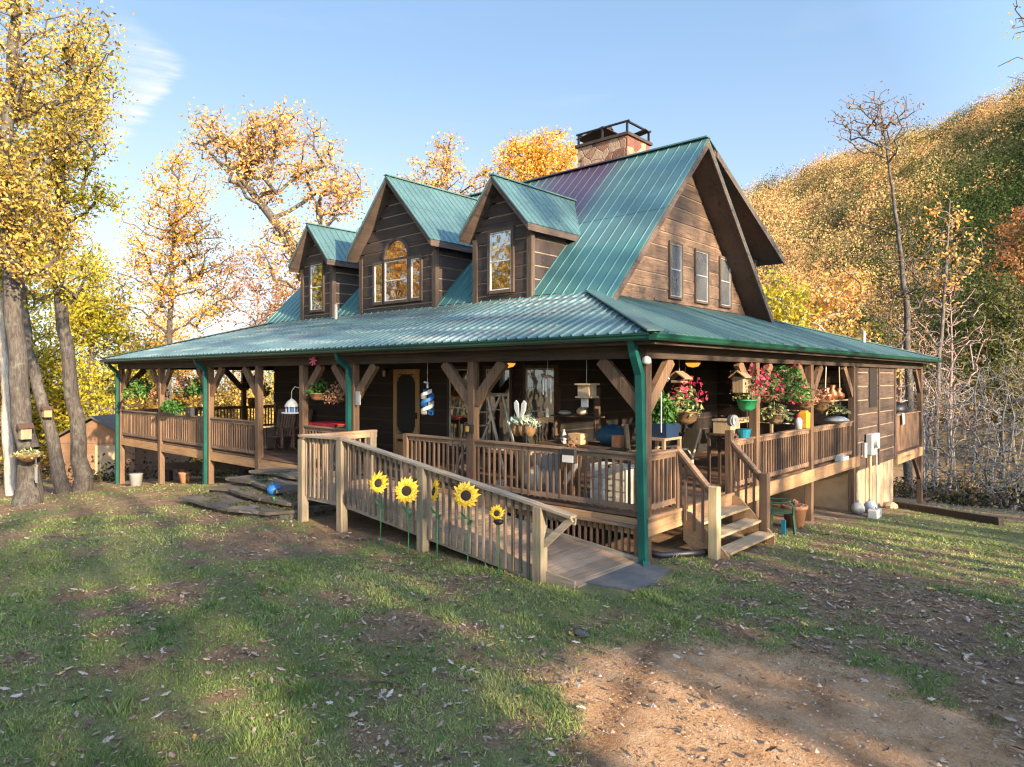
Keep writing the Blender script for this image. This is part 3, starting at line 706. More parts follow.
def build_undergrowth():
    rng = np.random.default_rng(29); CC = []; HH = []
    n = 1500
    x = np.concatenate([rng.uniform(-6, 45, n), rng.uniform(-62, -24, 700)]); y = np.concatenate([rng.uniform(16.5, 70, n), rng.uniform(-12, 40, 700)])
    for k in range(len(x)):
        if x[k] < 4 and y[k] < 21 and x[k] > -23: continue
        if 0 < x[k] and y[k] < 17.5+.4*x[k]*0+rng.random()*2: continue
        R_ = rng.uniform(.5, 1.3); m_ = 60; d = rng.normal(size=(m_, 3)); d /= np.linalg.norm(d, axis=1)[:, None]
        CC.append(np.array([x[k], y[k], G(x[k], y[k])+.25*R_])+d*rng.random(m_)[:, None]**.5*np.array([R_, R_, R_*.7])); HH.append(np.full(m_, rng.choice([.08, .2, .35, .5, .7])))
    C = np.concatenate(CC); H = np.concatenate(HH); V, F = leaf_arrays(C, .17, rng, .6)
    mt = huemat('undergrowth_leaves', [(0, (.02, .03, .012)), (.3, (.06, .05, .025)), (.5, (.10, .065, .035)), (.75, (.16, .11, .05)), (1, (.22, .16, .05))], .3, .3)
    tag(npmesh('undergrowth', V, F, mt, hue=np.repeat(H, 2)), 'low brown brush covering the forest floor beyond the lawn', 'undergrowth', kind='stuff')
build_undergrowth()

def build_weeds():
    rng = np.random.default_rng(44); x = rng.uniform(-14, 9, 2600); y = rng.uniform(-9, 9, 2600)
    ok = (rng.random(2600) < grass_mask(x, y)*.8+.12) & ~blocked(x, y) & (drive_mask(x, y) < .6); x, y = x[ok], y[ok]; V = []; k = 0
    for cx, cy in zip(x, y):
        z = G(cx, cy)+.012; n = rng.integers(4, 9); s = rng.uniform(.018, .05)
        for a in rng.uniform(0, 6.28, n):
            u = np.array([math.cos(a), math.sin(a), rng.uniform(.2, .9)]); v = np.array([-math.sin(a), math.cos(a), 0]); c = np.array([cx, cy, z]); L = s*rng.uniform(.6, 1.3)
            V += [c, c+u*L*.55+v*L*.28, c+u*L+np.array([0, 0, -L*.15]), c+u*L*.55-v*L*.28]
    V = np.array(V); i = np.arange(len(V)//4)*4; F = np.stack([np.stack([i, i+1, i+2], 1), np.stack([i, i+2, i+3], 1)], 1).reshape(-1, 3)
    tag(npmesh('lawn_weeds', V, F, LEAF['plant']), 'small broad leaved weeds growing through the lawn', 'weeds', kind='stuff')
    # dry leaves that have blown on to the porch roof
    n = 260; x = rng.uniform(-18, -.5, n); t = rng.random(n)**.6; y = -.4+2.8*t; z = 3.46+(1.1/2.85)*(y+.43)+.035
    V, F = leaf_arrays(np.stack([x, y, z], 1), .07, rng, .6, 0.); V[:, 2] = np.repeat(z, 4)+(V[:, 2]-np.repeat(z, 4))*.25+(V[:, 1]-np.repeat(y, 4))*.386
    tag(npmesh('roof_leaves', V, F, LEAF['dry']), 'dry leaves lying on the front porch roof', 'leaves', kind='stuff')
build_weeds()
# ------------------------------------------------------------------ the house
PE = 2.18            # main roof: z = PE + y on the front slope
ZA, YR = 8.6, 6.42   # ridge height and line
DK, RT = .69, 1.63  # deck and rail height
house = thing('log_house', (0, 0, 0), 'two storey dark log house with green metal roof and wraparound porch', 'house')

def logs(mb, ch, org, ud, nrm, z0, z1, u0f, u1f, course=.33, depth=.10, gap=.035):
    """stacked squared logs; u0f/u1f give the run of the wall at a height; ch gets the mortar behind"""
    org = Vector(org); ud = Vector(ud); nrm = Vector(nrm); z = z0
    while z < z1-.02:
        za, zb = z, min(z1, z+course-gap)
        pts = []
        for q in (za, zb):
            a, b_ = u0f(q), u1f(q)
            if b_-a < .02: b_ = a+.02
            pts += [(a, q), (b_, q)]
        j = rnd.uniform(-.006, .006)
        def P(u, q, d): return tuple(org+ud*u+nrm*(d+j)+Vector((0, 0, q)))
        (a0, _), (b0, _), (a1, _), (b1, _) = pts
        mb.add([P(a0, za, -depth), P(b0, za, -depth), P(b0, za, 0), P(a0, za, 0), P(a1, zb, -depth), P(b1, zb, -depth), P(b1, zb, 0), P(a1, zb, 0)],
               [(0, 1, 2, 3), (7, 6, 5, 4), (0, 4, 5, 1), (1, 5, 6, 2), (2, 6, 7, 3), (3, 7, 4, 0)])
        z += course
    if ch is not None:
        def Q(u, q): return tuple(org+ud*u-nrm*.022+Vector((0, 0, q)))
        ch.poly([Q(u0f(z0), z0), Q(u1f(z0), z0), Q(u1f(z1), z1), Q(u0f(z1), z1)])
def K(v): return lambda z: v

def roofing(name, poly, mat, parent, spacing=.3, rh=.028, rw=.045, th=.03):
    """metal sheet with raised ribs running up the slope; poly is convex and starts with its eave edge"""
    p = [Vector(q) for q in poly]; u = (p[1]-p[0]).normalized(); n = None
    for k in range(2, len(p)):
        c = u.cross(p[k]-p[0])
        if c.length > 1e-4: n = c.normalized(); break
    if n.z < 0: n = -n
    v = n.cross(u); v = v if v.z > 0 else -v
    q2 = [((a-p[0]).dot(u), (a-p[0]).dot(v)) for a in p]
    mb = MB(); mb.prism(p, -n*th)
    vm = max(b for a, b in q2)
    for fv in ((.52,) if vm > 2.2 else ()):       # lap joint between the upper and lower sheets
        vv = vm*fv; xs = []
        for i in range(len(q2)):
            (a0, b0), (a1, b1) = q2[i], q2[(i+1) % len(q2)]
            if (b0 <= vv) != (b1 <= vv): xs.append(a0+(a1-a0)*(vv-b0)/(b1-b0))
        if len(xs) == 2: mb.beam(p[0]+u*(min(xs)+.01)+v*vv+n*.003, p[0]+u*(max(xs)-.01)+v*vv+n*.003, .05, .009, n)
    us = [a for a, b in q2]; x = min(us)+spacing*.5
    while x < max(us):
        vs = []
        for i in range(len(q2)):
            (a0, b0), (a1, b1) = q2[i], q2[(i+1) % len(q2)]
            if (a0 <= x) != (a1 <= x): vs.append(b0+(b1-b0)*(x-a0)/(a1-a0))
        if len(vs) >= 2 and max(vs)-min(vs) > .08:
            v0, v1 = min(vs)-.012, max(vs)-.01
            def P(du, vv, h): return tuple(p[0]+u*(x+du)+v*vv+n*h)
            mb.add([P(-rw/2, v0, -.004), P(rw/2, v0, -.004), P(rw*.22, v0, rh), P(-rw*.22, v0, rh), P(-rw/2, v1, -.004), P(rw/2, v1, -.004), P(rw*.22, v1, rh), P(-rw*.22, v1, rh)],
                   [(0, 1, 2, 3), (7, 6, 5, 4), (0, 4, 5, 1), (1, 5, 6, 2), (2, 6, 7, 3), (3, 7, 4, 0)])
        x += spacing
    return mb.build(name, mat, parent)
def slab(name, poly, th, mat, parent, drop=.034):
    p = [Vector(q)-Vector((0, 0, drop)) for q in poly]; return MB().prism(p, (0, 0, -th)).build(name, mat, parent)

def build_walls():
    lx = MB(); ch = MB()
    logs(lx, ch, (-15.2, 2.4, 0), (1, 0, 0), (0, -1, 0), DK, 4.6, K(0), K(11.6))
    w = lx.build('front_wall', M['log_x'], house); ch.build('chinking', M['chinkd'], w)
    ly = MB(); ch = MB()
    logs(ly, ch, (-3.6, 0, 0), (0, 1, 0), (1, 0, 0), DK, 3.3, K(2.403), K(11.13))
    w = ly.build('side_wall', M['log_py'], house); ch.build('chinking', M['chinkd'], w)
    # gable: log courses narrowing under the rake
    lg = MB(); ch = MB(); top = 8.32
    logs(lg, ch, (-2.7, 0, 0), (0, 1, 0), (1, 0, 0), 4.21, 8.25, lambda z: YR-(top-z), lambda z: YR+(top-z), course=.345)
    g = lg.build('gable_wall', M['log_y'], house); ch.build('chinking', M['chink'], g)
    # side of the rear dormer, above the rear slope, and its outer wall
    ls = MB(); logs(ls, None, (-2.8, 0, 0), (0, 1, 0), (1, 0, 0), 4.4, 7.6, lambda z: YR+(ZA-z)-.3, lambda z: min(10.95, YR+(8.42-z)/.46))
    logs(ls, None, (-2.8, 10.95, 0), (-1, 0, 0), (0, 1, 0), 4.4, 6.3, K(0), K(12.3))
    s_ = ls.build('rear_dormer_wall', M['log_y'], house)
    MB().box(-2.88, -2.74, 10.86, 11.0, 4.4, 6.3).build('corner_board', M['frame'], s_)
    lw = MB(); logs(lw, None, (-15.2, 2.403, 0), (0, 1, 0), (-1, 0, 0), DK, 8.1, lambda z: max(0, z-4.3), lambda z: 7.8-max(0, z-4.3))
    lw.build('end_wall', M['log_y'], house)
    lr = MB(); logs(lr, None, (-2.7, 10.3, 0), (-1, 0, 0), (0, 1, 0), DK, 4.4, K(0), K(12.5)); lr.build('rear_wall', M['log_x'], house)
    # the closed-in room flush with the porch edge, and its footing
    lb = MB(); ch = MB()
    logs(lb, ch, (0, 0, 0), (0, 1, 0), (1, 0, 0), .24, 3.36, K(11.13), K(15.28), course=.39)
    logs(lb, None, (0, 15.28, 0), (-1, 0, 0), (0, 1, 0), .24, 3.36, K(0.003), K(2.7), course=.39)
    logs(lb, None, (-3.6, 11.13, 0), (1, 0, 0), (0, -1, 0), .70, 3.36, K(0), K(3.597), course=.39)
    r = lb.build('room_wall', M['log_r'], house); ch.build('chinking', M['chink'], r)
    for y in (11.05, 13.35, 15.29): MB().box(-.05, .028, y-.06, y+.06, .22, 3.3).build('trim_board', M['frame'], r)
    MB().box(.0, .024, 12.3, 13.1, 1.95, 3.2).build('shutter', M['log_py'], r)
    MB().box(-2.6, -.03, 11.2, 15.2, -2.2, .235).build('footing', M['stucco'], house)
    fb = MB()
    for y in (11.25, 12.05, 13.0, 14.1, 15.1): fb.box(-.03, -.018, y-.03, y+.03, -2, .22)
    fb.build('footing_batten', M['tan'], house)
    MB().box(-15.1, -3.7, 2.5, 10.2, -2, .64).build('cellar_wall', M['ceil'], house)
build_walls()

def window(cx_or_cy, z0, z1, w, plane, axis, parent, glass, split=.5, arch=0, fw=.075, out=.05, sash=True):
    """framed sash window on a wall plane. axis 'x': wall runs along x facing -y; 'y': runs along y facing +x"""
    a0, a1 = cx_or_cy-w/2, cx_or_cy+w/2
    fr = MB(); sa = MB(); pn = MB()
    def bx(mb, u0, u1, q0, q1, d0, d1):
        if axis == 'x': mb.box(u0, u1, plane-d1, plane-d0, q0, q1)
        else: mb.box(plane+d0, plane+d1, u0, u1, q0, q1)
    def pt(u, q, d): return (u, plane-d, q) if axis == 'x' else (plane+d, u, q)
    bx(fr, a0-fw, a0, z0-fw, z1+(0 if arch else fw), -.02, out); bx(fr, a1, a1+fw, z0-fw, z1+(0 if arch else fw), -.02, out); bx(fr, a0, a1, z0-fw, z0, -.02, out+.012)
    if not arch: bx(fr, a0, a1, z1, z1+fw, -.02, out)
    else:
        bx(fr, a0, a1, z1-.03, z1+.03, -.02, out-.004)
        k = 14; c = (a0+a1)/2; r = w/2
        for i in range(k):
            t0, t1 = math.pi*i/k, math.pi*(i+1)/k
            q = [(c+r*math.cos(t), z1+.03+arch*math.sin(t)) for t in (t0, t1)]+[(c+(r+fw)*math.cos(t), z1+.03+(arch+fw)*math.sin(t)) for t in (t1, t0)]
            d = (0, -out-.02, 0) if axis == 'x' else (out+.02, 0, 0)
            fr.prism([pt(u, z, -.02) for u, z in q], d)
        pn.poly([pt(c+r*math.cos(math.pi*i/20), z1+.03+arch*math.sin(math.pi*i/20), .018) for i in range(21)])
    f = fr.build('window', M['frame'], parent)
    if sash:
        s = .022; zm = z0+(z1-z0)*split
        for u0, u1 in ((a0, a0+s), (a1-s, a1)): bx(sa, u0, u1, z0, z1-(.03 if arch else 0), .0, .034)
        for q in (z0, zm-.015, z1-s-(.03 if arch else 0)): bx(sa, a0+s, a1-s, q, q+s+.004, .001, .036)
    bx(pn, a0+.001, a1-.001, z0+.001, z1-.031, -.01, .016)
    pn.build('pane', M[glass], f if parent is house else parent)
    if sash: sa.build('sash', M['sash'] if sash is True else M[sash], f if parent is house else parent)
    return f

def build_dormer(cx, wh, hw, za, ze, wins):
    lx = MB(); top = za-.16; yf = 2.4
    zk = ze-.08
    logs(lx, None, (cx, yf, 0), (1, 0, 0), (0, -1, 0), 4.42, top-.1, lambda z: -min(wh, max(.03, (top-z)*hw/(za-ze))), lambda z: min(wh, max(.03, (top-z)*hw/(za-ze))), course=.3)
    for sx in (-1, 1):
        logs(lx, None, (cx+sx*wh, 0, 0), (0, 1, 0), (sx, 0, 0), 4.42, zk, K(yf+.003), lambda z: max(yf+.05, z-PE), course=.3)
    d = lx.build('dormer', M['log_dx'], house)
    ck = MB(); ck.box(cx-wh+.02, cx+wh-.02, yf+.022, yf+.05, 4.4, ze-.1)
    ck.prism([(cx-wh+.02, yf+.022, ze-.1), (cx+wh-.02, yf+.022, ze-.1), (cx, yf+.022, top-.15)], (0, .03, 0))
    for sx in (-1, 1): ck.prism([(cx+sx*(wh-.05), yf+.06, 4.4), (cx+sx*(wh-.05), yf+.06, zk), (cx+sx*(wh-.05), zk-PE, zk)], (sx*.028, 0, 0))
    ck.build('chinking', M['chink'], d)
    for sx in (-1, 1): MB().box(cx+sx*wh-.07, cx+sx*wh+.07, yf-.028, yf+.09, 4.4, ze-.1).build('corner_board', M['frame'], d)
    y0 = 2.06; sl = (za-ze)/hw
    for sx in (-1, 1):
        x1 = cx+sx*hw
        poly = [(x1, y0, ze), (x1, ze-PE+.12, ze), (cx, za-PE+.12, za), (cx, y0, za)]
        roofing('roofing', poly, M['roofd'], d, spacing=.21, rh=.022, rw=.035)
        slab('soffit', [(x1-sx*.02, y0+.02, ze+.02*sl), (x1-sx*.02, ze-PE+.1, ze+.02*sl), (cx, za-PE+.1, za), (cx, y0+.02, za)], .15, M['rake'], d)
    MB().beam((cx, y0-.01, za+.012), (cx, za-PE+.1, za+.012), .14, .03).build('ridge_cap', M['roofd'], d)
    for w in wins: window(*w[:4], 2.4, 'x', d, 'glass', **w[4])
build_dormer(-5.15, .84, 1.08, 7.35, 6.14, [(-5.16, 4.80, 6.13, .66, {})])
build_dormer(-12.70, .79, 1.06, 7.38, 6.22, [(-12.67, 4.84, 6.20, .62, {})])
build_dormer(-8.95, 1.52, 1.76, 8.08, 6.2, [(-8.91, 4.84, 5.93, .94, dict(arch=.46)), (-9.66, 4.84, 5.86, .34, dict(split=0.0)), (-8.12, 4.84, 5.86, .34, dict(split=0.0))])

def build_main_roof():
    x0, x1 = -15.85, -2.05
    ze = PE+2.14
    roofing('main_roof', [(x0, 2.14, ze), (x1, 2.14, ze), (x1, YR, ZA), (x0, YR, ZA)], M['roofm'], house, spacing=.3, rh=.018, rw=.03)
    rf = roofing('rear_roof', [(x0, 10.75, ZA-4.33), (x1, 10.75, ZA-4.33), (x1, YR, ZA), (x0, YR, ZA)], M['roofm'], house, spacing=.3)
    sh = roofing('shed_roof', [(x0, 11.45, 6.33), (-2.06, 11.45, 6.33), (-2.06, YR+.05, ZA+.03), (x0, YR+.05, ZA+.03)], M['roofm'], house, spacing=.3)
    slab('soffit', [(x0, 11.41, 6.345), (-2.09, 11.41, 6.345), (-2.09, YR+.4, ZA-.13), (x0, YR+.4, ZA-.13)], .13, M['soffit'], sh)
    # rake overhang: underside boards and the edge boards
    for a, b_ in (((2.2, PE+2.2), (YR, ZA)), ((10.7, ZA-4.28), (YR, ZA))):
        sf = MB()
        sf.prism([(x1-.03, a[0], a[1]-.04), (x1-.03, b_[0], b_[1]-.04), (-2.82, b_[0], b_[1]-.04), (-2.82, a[0], a[1]-.04)], (0, 0, -.16))
        sf.build('rake_soffit', M['soffit'], house); sf = MB()
        sf.prism([(x0+.03, a[0], a[1]-.04), (x0+.03, b_[0], b_[1]-.04), (-15.1, b_[0], b_[1]-.04), (-15.1, a[0], a[1]-.04)], (0, 0, -.16))
        sf.build('rake_soffit', M['soffit'], house)
    rb = MB()
    for ya, za, s in ((2.1, PE+2.1, 1), (10.8, ZA-4.38, -1)):
        rb.prism([(x1-.04, ya, za-.05), (x1-.04, YR, ZA-.05), (x1-.04, YR, ZA-.24), (x1-.04, ya, za-.24)], (.045, 0, 0))
    rb.build('rake_board', M['rake'], house); rb = MB()
    rb.prism([(-2.088, 11.45, 6.29), (-2.088, YR+.5, ZA-.20), (-2.088, YR+.5, ZA-.36), (-2.088, 11.45, 6.13)], (.03, 0, 0))
    rb.build('rake_board', M['rake'], house)
    MB().beam((x0, YR, ZA+.02), (x1, YR, ZA+.02), .2, .035).build('ridge_cap', M['roofm'], house)
    for y0, y1 in ((5.68, 6.22), (7.0, 7.66), (8.42, 9.03)):
        window((y0+y1)/2, 4.76, 6.03, y1-y0, -2.7, 'y', house, 'gglass', .52, fw=.055, sash='lgrey')
    MB().box(-2.7, -2.672, 4.95, 9.6, 4.60, 4.66).build('window_sill_board', M['log_y'], house)
build_main_roof()

def build_porch_roof():
    o = .43; ez = 3.46; it = 4.56
    xa, xb, ya, yb = -22.1, o, -o, 19.8
    ia, ib, ja, jb = -15.25, -2.68, 2.42, 10.9
    ze = ez
    A, B, C_, D_ = (xa, ya, ze), (xb, ya, ze), (xb, yb, ze), (xa, yb, ze)
    a, b_, c, d = (ia, ja, it), (ib, ja, it), (ib, jb, it), (ia, jb, it)
    roofing('front_porch_roof', [A, B, b_, a], M['roof'], house, spacing=.23, rh=.03, rw=.06)
    roofing('side_porch_roof', [B, C_, c, b_], M['roofs'], house, spacing=.23, rh=.03, rw=.06)
    roofing('rear_porch_roof', [C_, D_, d, c], M['roof'], house, spacing=.6)
    roofing('end_porch_roof', [D_, A, a, d], M['roof'], house, spacing=.6)
    for p, q in (((xb+.01, ya-.01, ze+.028), (ib, ja, it+.028)), ((xa, ya, ze+.025), (ia, ja, it+.025)), ((xb, yb, ze+.025), (ib, jb, it+.025))): MB().beam(p, q, .24, .03).build('hip_cap', M['roofs'], house)
    MB().box(-15.85, -2.1, 2.03, 2.16, 4.36, 4.42).build('flashing', M['roofs'], house)
    # ceiling, beams, fascia
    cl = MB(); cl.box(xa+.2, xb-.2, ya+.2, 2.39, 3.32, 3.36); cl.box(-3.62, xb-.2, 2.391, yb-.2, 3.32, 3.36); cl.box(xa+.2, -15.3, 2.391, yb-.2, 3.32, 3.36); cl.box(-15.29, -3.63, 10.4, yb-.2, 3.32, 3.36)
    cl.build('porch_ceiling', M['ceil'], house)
    bm = MB(); bm.box(-21.6, .09, -.09, .09, 3.1, 3.315); bm.build('porch_beam', M['beamx'], house)
    bm = MB(); bm.box(-.088, .088, .092, 19.0, 3.1, 3.315); bm.build('porch_beam', M['beamy'], house); bm = MB(); bm.box(-21.59, -21.41, .092, 13, 3.1, 3.315); bm.build('porch_beam', M['beamy'], house)
    fa = MB(); fa.box(xa+.05, xb-.03, ya+.04, ya+.08, 3.29, 3.425); fa.build('fascia', M['beamx'], house)
    fa = MB(); fa.box(xb-.08, xb-.04, ya+.09, yb-.05, 3.29, 3.425); fa.build('fascia', M['beamy'], house); fa = MB(); fa.box(xa+.03, xa+.07, ya+.09, yb-.05, 3.29, 3.425); fa.build('fascia', M['beamy'], house)
    # gutters: moulded profile swept along the eaves
    def prof(d): return [(d*.0, 3.345), (d*.095, 3.345), (d*.125, 3.375), (d*.125, 3.40), (d*.14, 3.425), (d*.14, 3.44), (0, 3.44)]
    g = MB(); g.prism([(xa, ya+.04-q, z) for q, z in prof(1)], (xb-xa+.02, 0, 0)); gf = g.build('gutter', M['gutter'], house)
    g = MB(); g.prism([(xb-.04+q, ya-.1, z) for q, z in prof(1)], (0, yb-ya+.1, 0)); g.build('gutter', M['gutter'], house)
    def spout(pts, w=.085):
        s = MB()
        for p, q in zip(pts, pts[1:]):
            d = (Vector(q)-Vector(p)).normalized()*.02; s.beam(Vector(p)-d, Vector(q)+d, w, w*.85, (0, 1, 0))
        s.build('downspout', M['dspout'], house)
    spout([(.02, -.40, 3.36), (.04, -.36, 3.14), (.06, -.24, 2.85), (.10, -.20, .05), (.20, -.34, -.03)], .115)
    for x, zb in ((-7.42, 1.66), (-14.5, G(-14.5, 0)), (-21.5, G(-21.5, 0))):
        spout([(x-.12, -.40, 3.36), (x-.10, -.36, 3.22), (x+.0, -.16, 3.0), (x+.0, -.16, zb)], .10)
build_porch_roof()

POSTS = [(-21.5, 0), (-18.0, 0), (-14.5, 0), (-11.66, 0), (-9.5, 0), (-7.42, 0), (-3.67, 0), (0, 0), (0, 4.16), (0, 7.32), (0, 10.67), (0, 18.84), (-21.5, 4.6), (-21.5, 9.2)]
def post(x, y, dirs, zb=None, w=.16):
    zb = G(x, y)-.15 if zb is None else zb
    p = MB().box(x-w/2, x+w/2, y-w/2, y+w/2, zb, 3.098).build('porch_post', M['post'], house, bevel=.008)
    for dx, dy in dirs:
        MB().beam((x+dx*.06, y+dy*.06, 2.34), (x+dx*.78, y+dy*.78, 3.09), .10, .20, (-dx, -dy, 1) if (dx or dy) else (0, 0, 1)).build('brace', M['post'], p)
for x, y in POSTS:
    if y == 0:
        dirs = [d for d in ((-1, 0), (1, 0)) if not (x == -21.5 and d[0] < 0) and not (x == 0 and d[0] > 0) and not (x == -9.5 and d[0] < 0) and not (x == -11.66 and d[0] > 0)]
        if x == 0: dirs.append((0, 1))
        if x == -21.5: dirs.append((0, 1))
    elif x == 0: dirs = [(0, -1), (0, 1)] if y < 18 and y != 10.67 else ([(0, -1)])
    else: dirs = [(0, -1), (0, 1)]
    post(x, y, dirs)

def build_deck():
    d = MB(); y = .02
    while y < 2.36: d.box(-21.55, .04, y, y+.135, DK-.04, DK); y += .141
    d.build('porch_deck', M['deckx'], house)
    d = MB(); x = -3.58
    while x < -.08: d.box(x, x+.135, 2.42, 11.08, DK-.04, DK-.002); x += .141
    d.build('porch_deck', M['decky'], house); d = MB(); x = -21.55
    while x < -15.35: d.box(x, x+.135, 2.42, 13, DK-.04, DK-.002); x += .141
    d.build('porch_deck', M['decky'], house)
    r = MB(); r.box(-21.58, .05, -.05, -.01, .40, DK-.045); r.build('rim_board', M['rim'], house)
    r = MB(); r.box(.045, .085, -.05, 11.1, .40, DK-.045); r.build('rim_board', M['rimy'], house); r = MB(); r.box(-21.62, -21.585, -.05, 13, .40, DK-.045); r.build('rim_board', M['rimy'], house)
    MB().box(.05, .10, -.055, 11.08, DK-.044, DK-.003).build('deck_edge', M['rimy'], house)
    j = MB()
    for k in range(36): j.box(-21.4+k*.6, -21.36+k*.6, .0, 2.3, .42, DK-.05)
    j.build('joist', M['ceil'], house)
    f = MB()
    for x in (-16.2, -19.0): f.box(x-.08, x+.08, 4.5, 4.66, G(x, 4.5)-.2, .64)
    f.build('deck_pier', M['post'], house)
build_deck()

def railing(p0, p1, parent=None, top=RT, bot=DK+.09, bal='balus', rail='railx', lowz=None, step=.135, name='porch_railing', flat=True, out=(0, 0)):
    """level or sloping rail: top (p.z), balusters, bottom rail"""
    parent = parent or house
    p0, p1 = Vector(p0), Vector(p1); L = (p1-p0).length; n = max(2, int(round(L/step))); b = MB()
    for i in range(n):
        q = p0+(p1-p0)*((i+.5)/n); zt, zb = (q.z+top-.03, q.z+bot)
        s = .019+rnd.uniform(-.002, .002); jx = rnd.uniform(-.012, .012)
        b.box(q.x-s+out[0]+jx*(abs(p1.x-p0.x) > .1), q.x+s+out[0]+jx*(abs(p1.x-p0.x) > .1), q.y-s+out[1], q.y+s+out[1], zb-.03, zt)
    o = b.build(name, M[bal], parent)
    t = MB(); a, c = p0+Vector((0, 0, top)), p1+Vector((0, 0, top))
    t.beam(a, c, .115 if flat else .09, .036); t.beam(a-Vector((0, 0, .065)), c-Vector((0, 0, .065)), .038, .085)
    t.build('top_rail', M[rail], o if parent is house or parent.type == 'EMPTY' else parent)
    t = MB(); t.beam(p0+Vector((0, 0, bot+.03)), p1+Vector((0, 0, bot+.03)), .038, .085); t.build('bottom_rail', M[rail], o)
    return o
H = .08
for xa, xb in ((-21.5, -18), (-18, -14.5), (-14.5, -11.66), (-9.5, -7.42)): railing((xa+H, 0, 0), (xb-H, 0, 0))
railing((-5.52, 0, 0), (-3.67-H, 0, 0)); railing((-3.67+H, 0, 0), (-H, 0, 0))
MB().box(-5.66, -5.54, -.06, .06, DK-.2, RT+.02).build('rail_post', M['post'], house)
for y0, y1 in ((.08, 1.0), (3.12, 4.08), (4.24, 7.24), (7.40, 10.59)): railing((0, y0, 0), (0, y1, 0), rail='raily')
for y0, y1 in ((.08, 4.52), (4.68, 9.1), (9.28, 13)): railing((-21.5, y0, 0), (-21.5, y1, 0), rail='raily')
# back porch beyond the closed-in room: rim, board rail, struts
bd = MB(); bd.box(-2.7, .04, 15.35, 19, .30, .35); bd.build('back_deck', M['decky'], house)
bd = MB(); bd.box(.045, .085, 15.3, 19, .04, .345); bd.build('rim_board', M['rimy'], house)
bb = MB(); y = 15.34
while y < 18.7: bb.box(-.02, .005, y, y+.135, .42, 1.58); y += .14
b_ = bb.build('board_railing', M['post'], house)
MB().box(-.06, .05, 15.3, 18.76, 1.58, 1.625).build('top_rail', M['raily'], b_)
MB().beam((0, 17.9, .0), (0, 18.8, -.75), .1, .14).build('brace', M['post'], house)

# front wall of the porch: screen door, windows, wall lamps
def build_front():
    f = MB(); x0, x1 = -9.0, -7.98; y = 2.4
    f.box(x0, x0+.13, y-.05, y-.0, DK, 3.02); f.box(x1-.13, x1, y-.05, y, DK, 3.02); f.box(x0+.13, x1-.13, y-.05, y, 2.89, 3.02); f.box(x0+.13, x1-.13, y-.045, y, 1.20, 1.33); f.box(x0+.13, x1-.13, y-.03, y, DK, 1.12)
    for sx in (-1, 1):          # the scalloped brackets in the corners of the screen
        for zc, sz in ((2.89, -1), (1.33, 1)):
            cx = x0+.13 if sx < 0 else x1-.13
            pts = [(cx, y-.045, zc)]+[(cx-sx*(.19-.15*math.sin(t)), y-.045, zc+sz*(.19-.15*math.cos(t))) for t in [math.pi/2*i/6 for i in range(7)]]
            f.prism(pts, (0, .03, 0))
    d = f.build('screen_door', M['doorw'], house)
    MB().box(x0+.13, x1-.13, y-.02, y-.01, 1.33, 2.89).build('screen', M['screen'], d)
    MB().box(x1-.11, x1-.05, y-.09, y-.05, 1.75, 1.9).build('handle', M['black'], d)
    for x, w in ((-6.48, .74), (-5.24, .74), (-4.0, .8)): window(x, 1.15, 3.0, w, 2.4, 'x', house, 'dglass', .5)
build_front()

# chimney with its iron spark guard
def build_chimney():
    x0, x1, y0, y1 = -6.05, -4.42, 6.55, 7.7
    c = MB(); c.box(x0, x1, y0, y1, 7.6, 9.26); ch = c.build('chimney', M['stone'], house)
    MB().box(x0-.06, x1+.06, y0-.06, y1+.06, 9.262, 9.34).build('chimney_crown', M['rust'], ch)
    g = MB()
    for x in (x0+.02, x1-.02, (x0+x1)/2):
        for y in (y0+.02, y1-.02): g.box(x-.025, x+.025, y-.025, y+.025, 9.34, 9.62)
    for y in (y0+.02, y1-.02): g.box(x0-.05, x1+.05, y-.03, y+.03, 9.62, 9.66)
    for x in (x0+.02, x1-.02): g.box(x-.03, x+.03, y0+.05, y1-.05, 9.62, 9.66)
    g.build('spark_guard', M['black'], ch)
    l = MB(); l.beam((x0-.05, y0+.55, 9.52), (x0+.85, y0+.55, 9.68), 1.1, .02); l.beam((x0+.5, y0+.5, 9.70), (x0+.75, y0+.6, 9.83), .2, .14); l.beam((x1-.35, y0+.9, 9.54), (x1+.06, y0+.95, 9.62), .3, .02)
    l.build('chimney_lid', M['rust'], ch)
    MB().tube([(-11.4, 2.2, 4.3), (-11.4, 2.2, 4.9)], .045, 10).build('vent_pipe', M['lgrey'], house)
    MB().tube([(-.62, 14.2, 3.9), (-.62, 14.2, 4.25)], .05, 8).build('vent_pipe', M['lgrey'], house)
build_chimney()

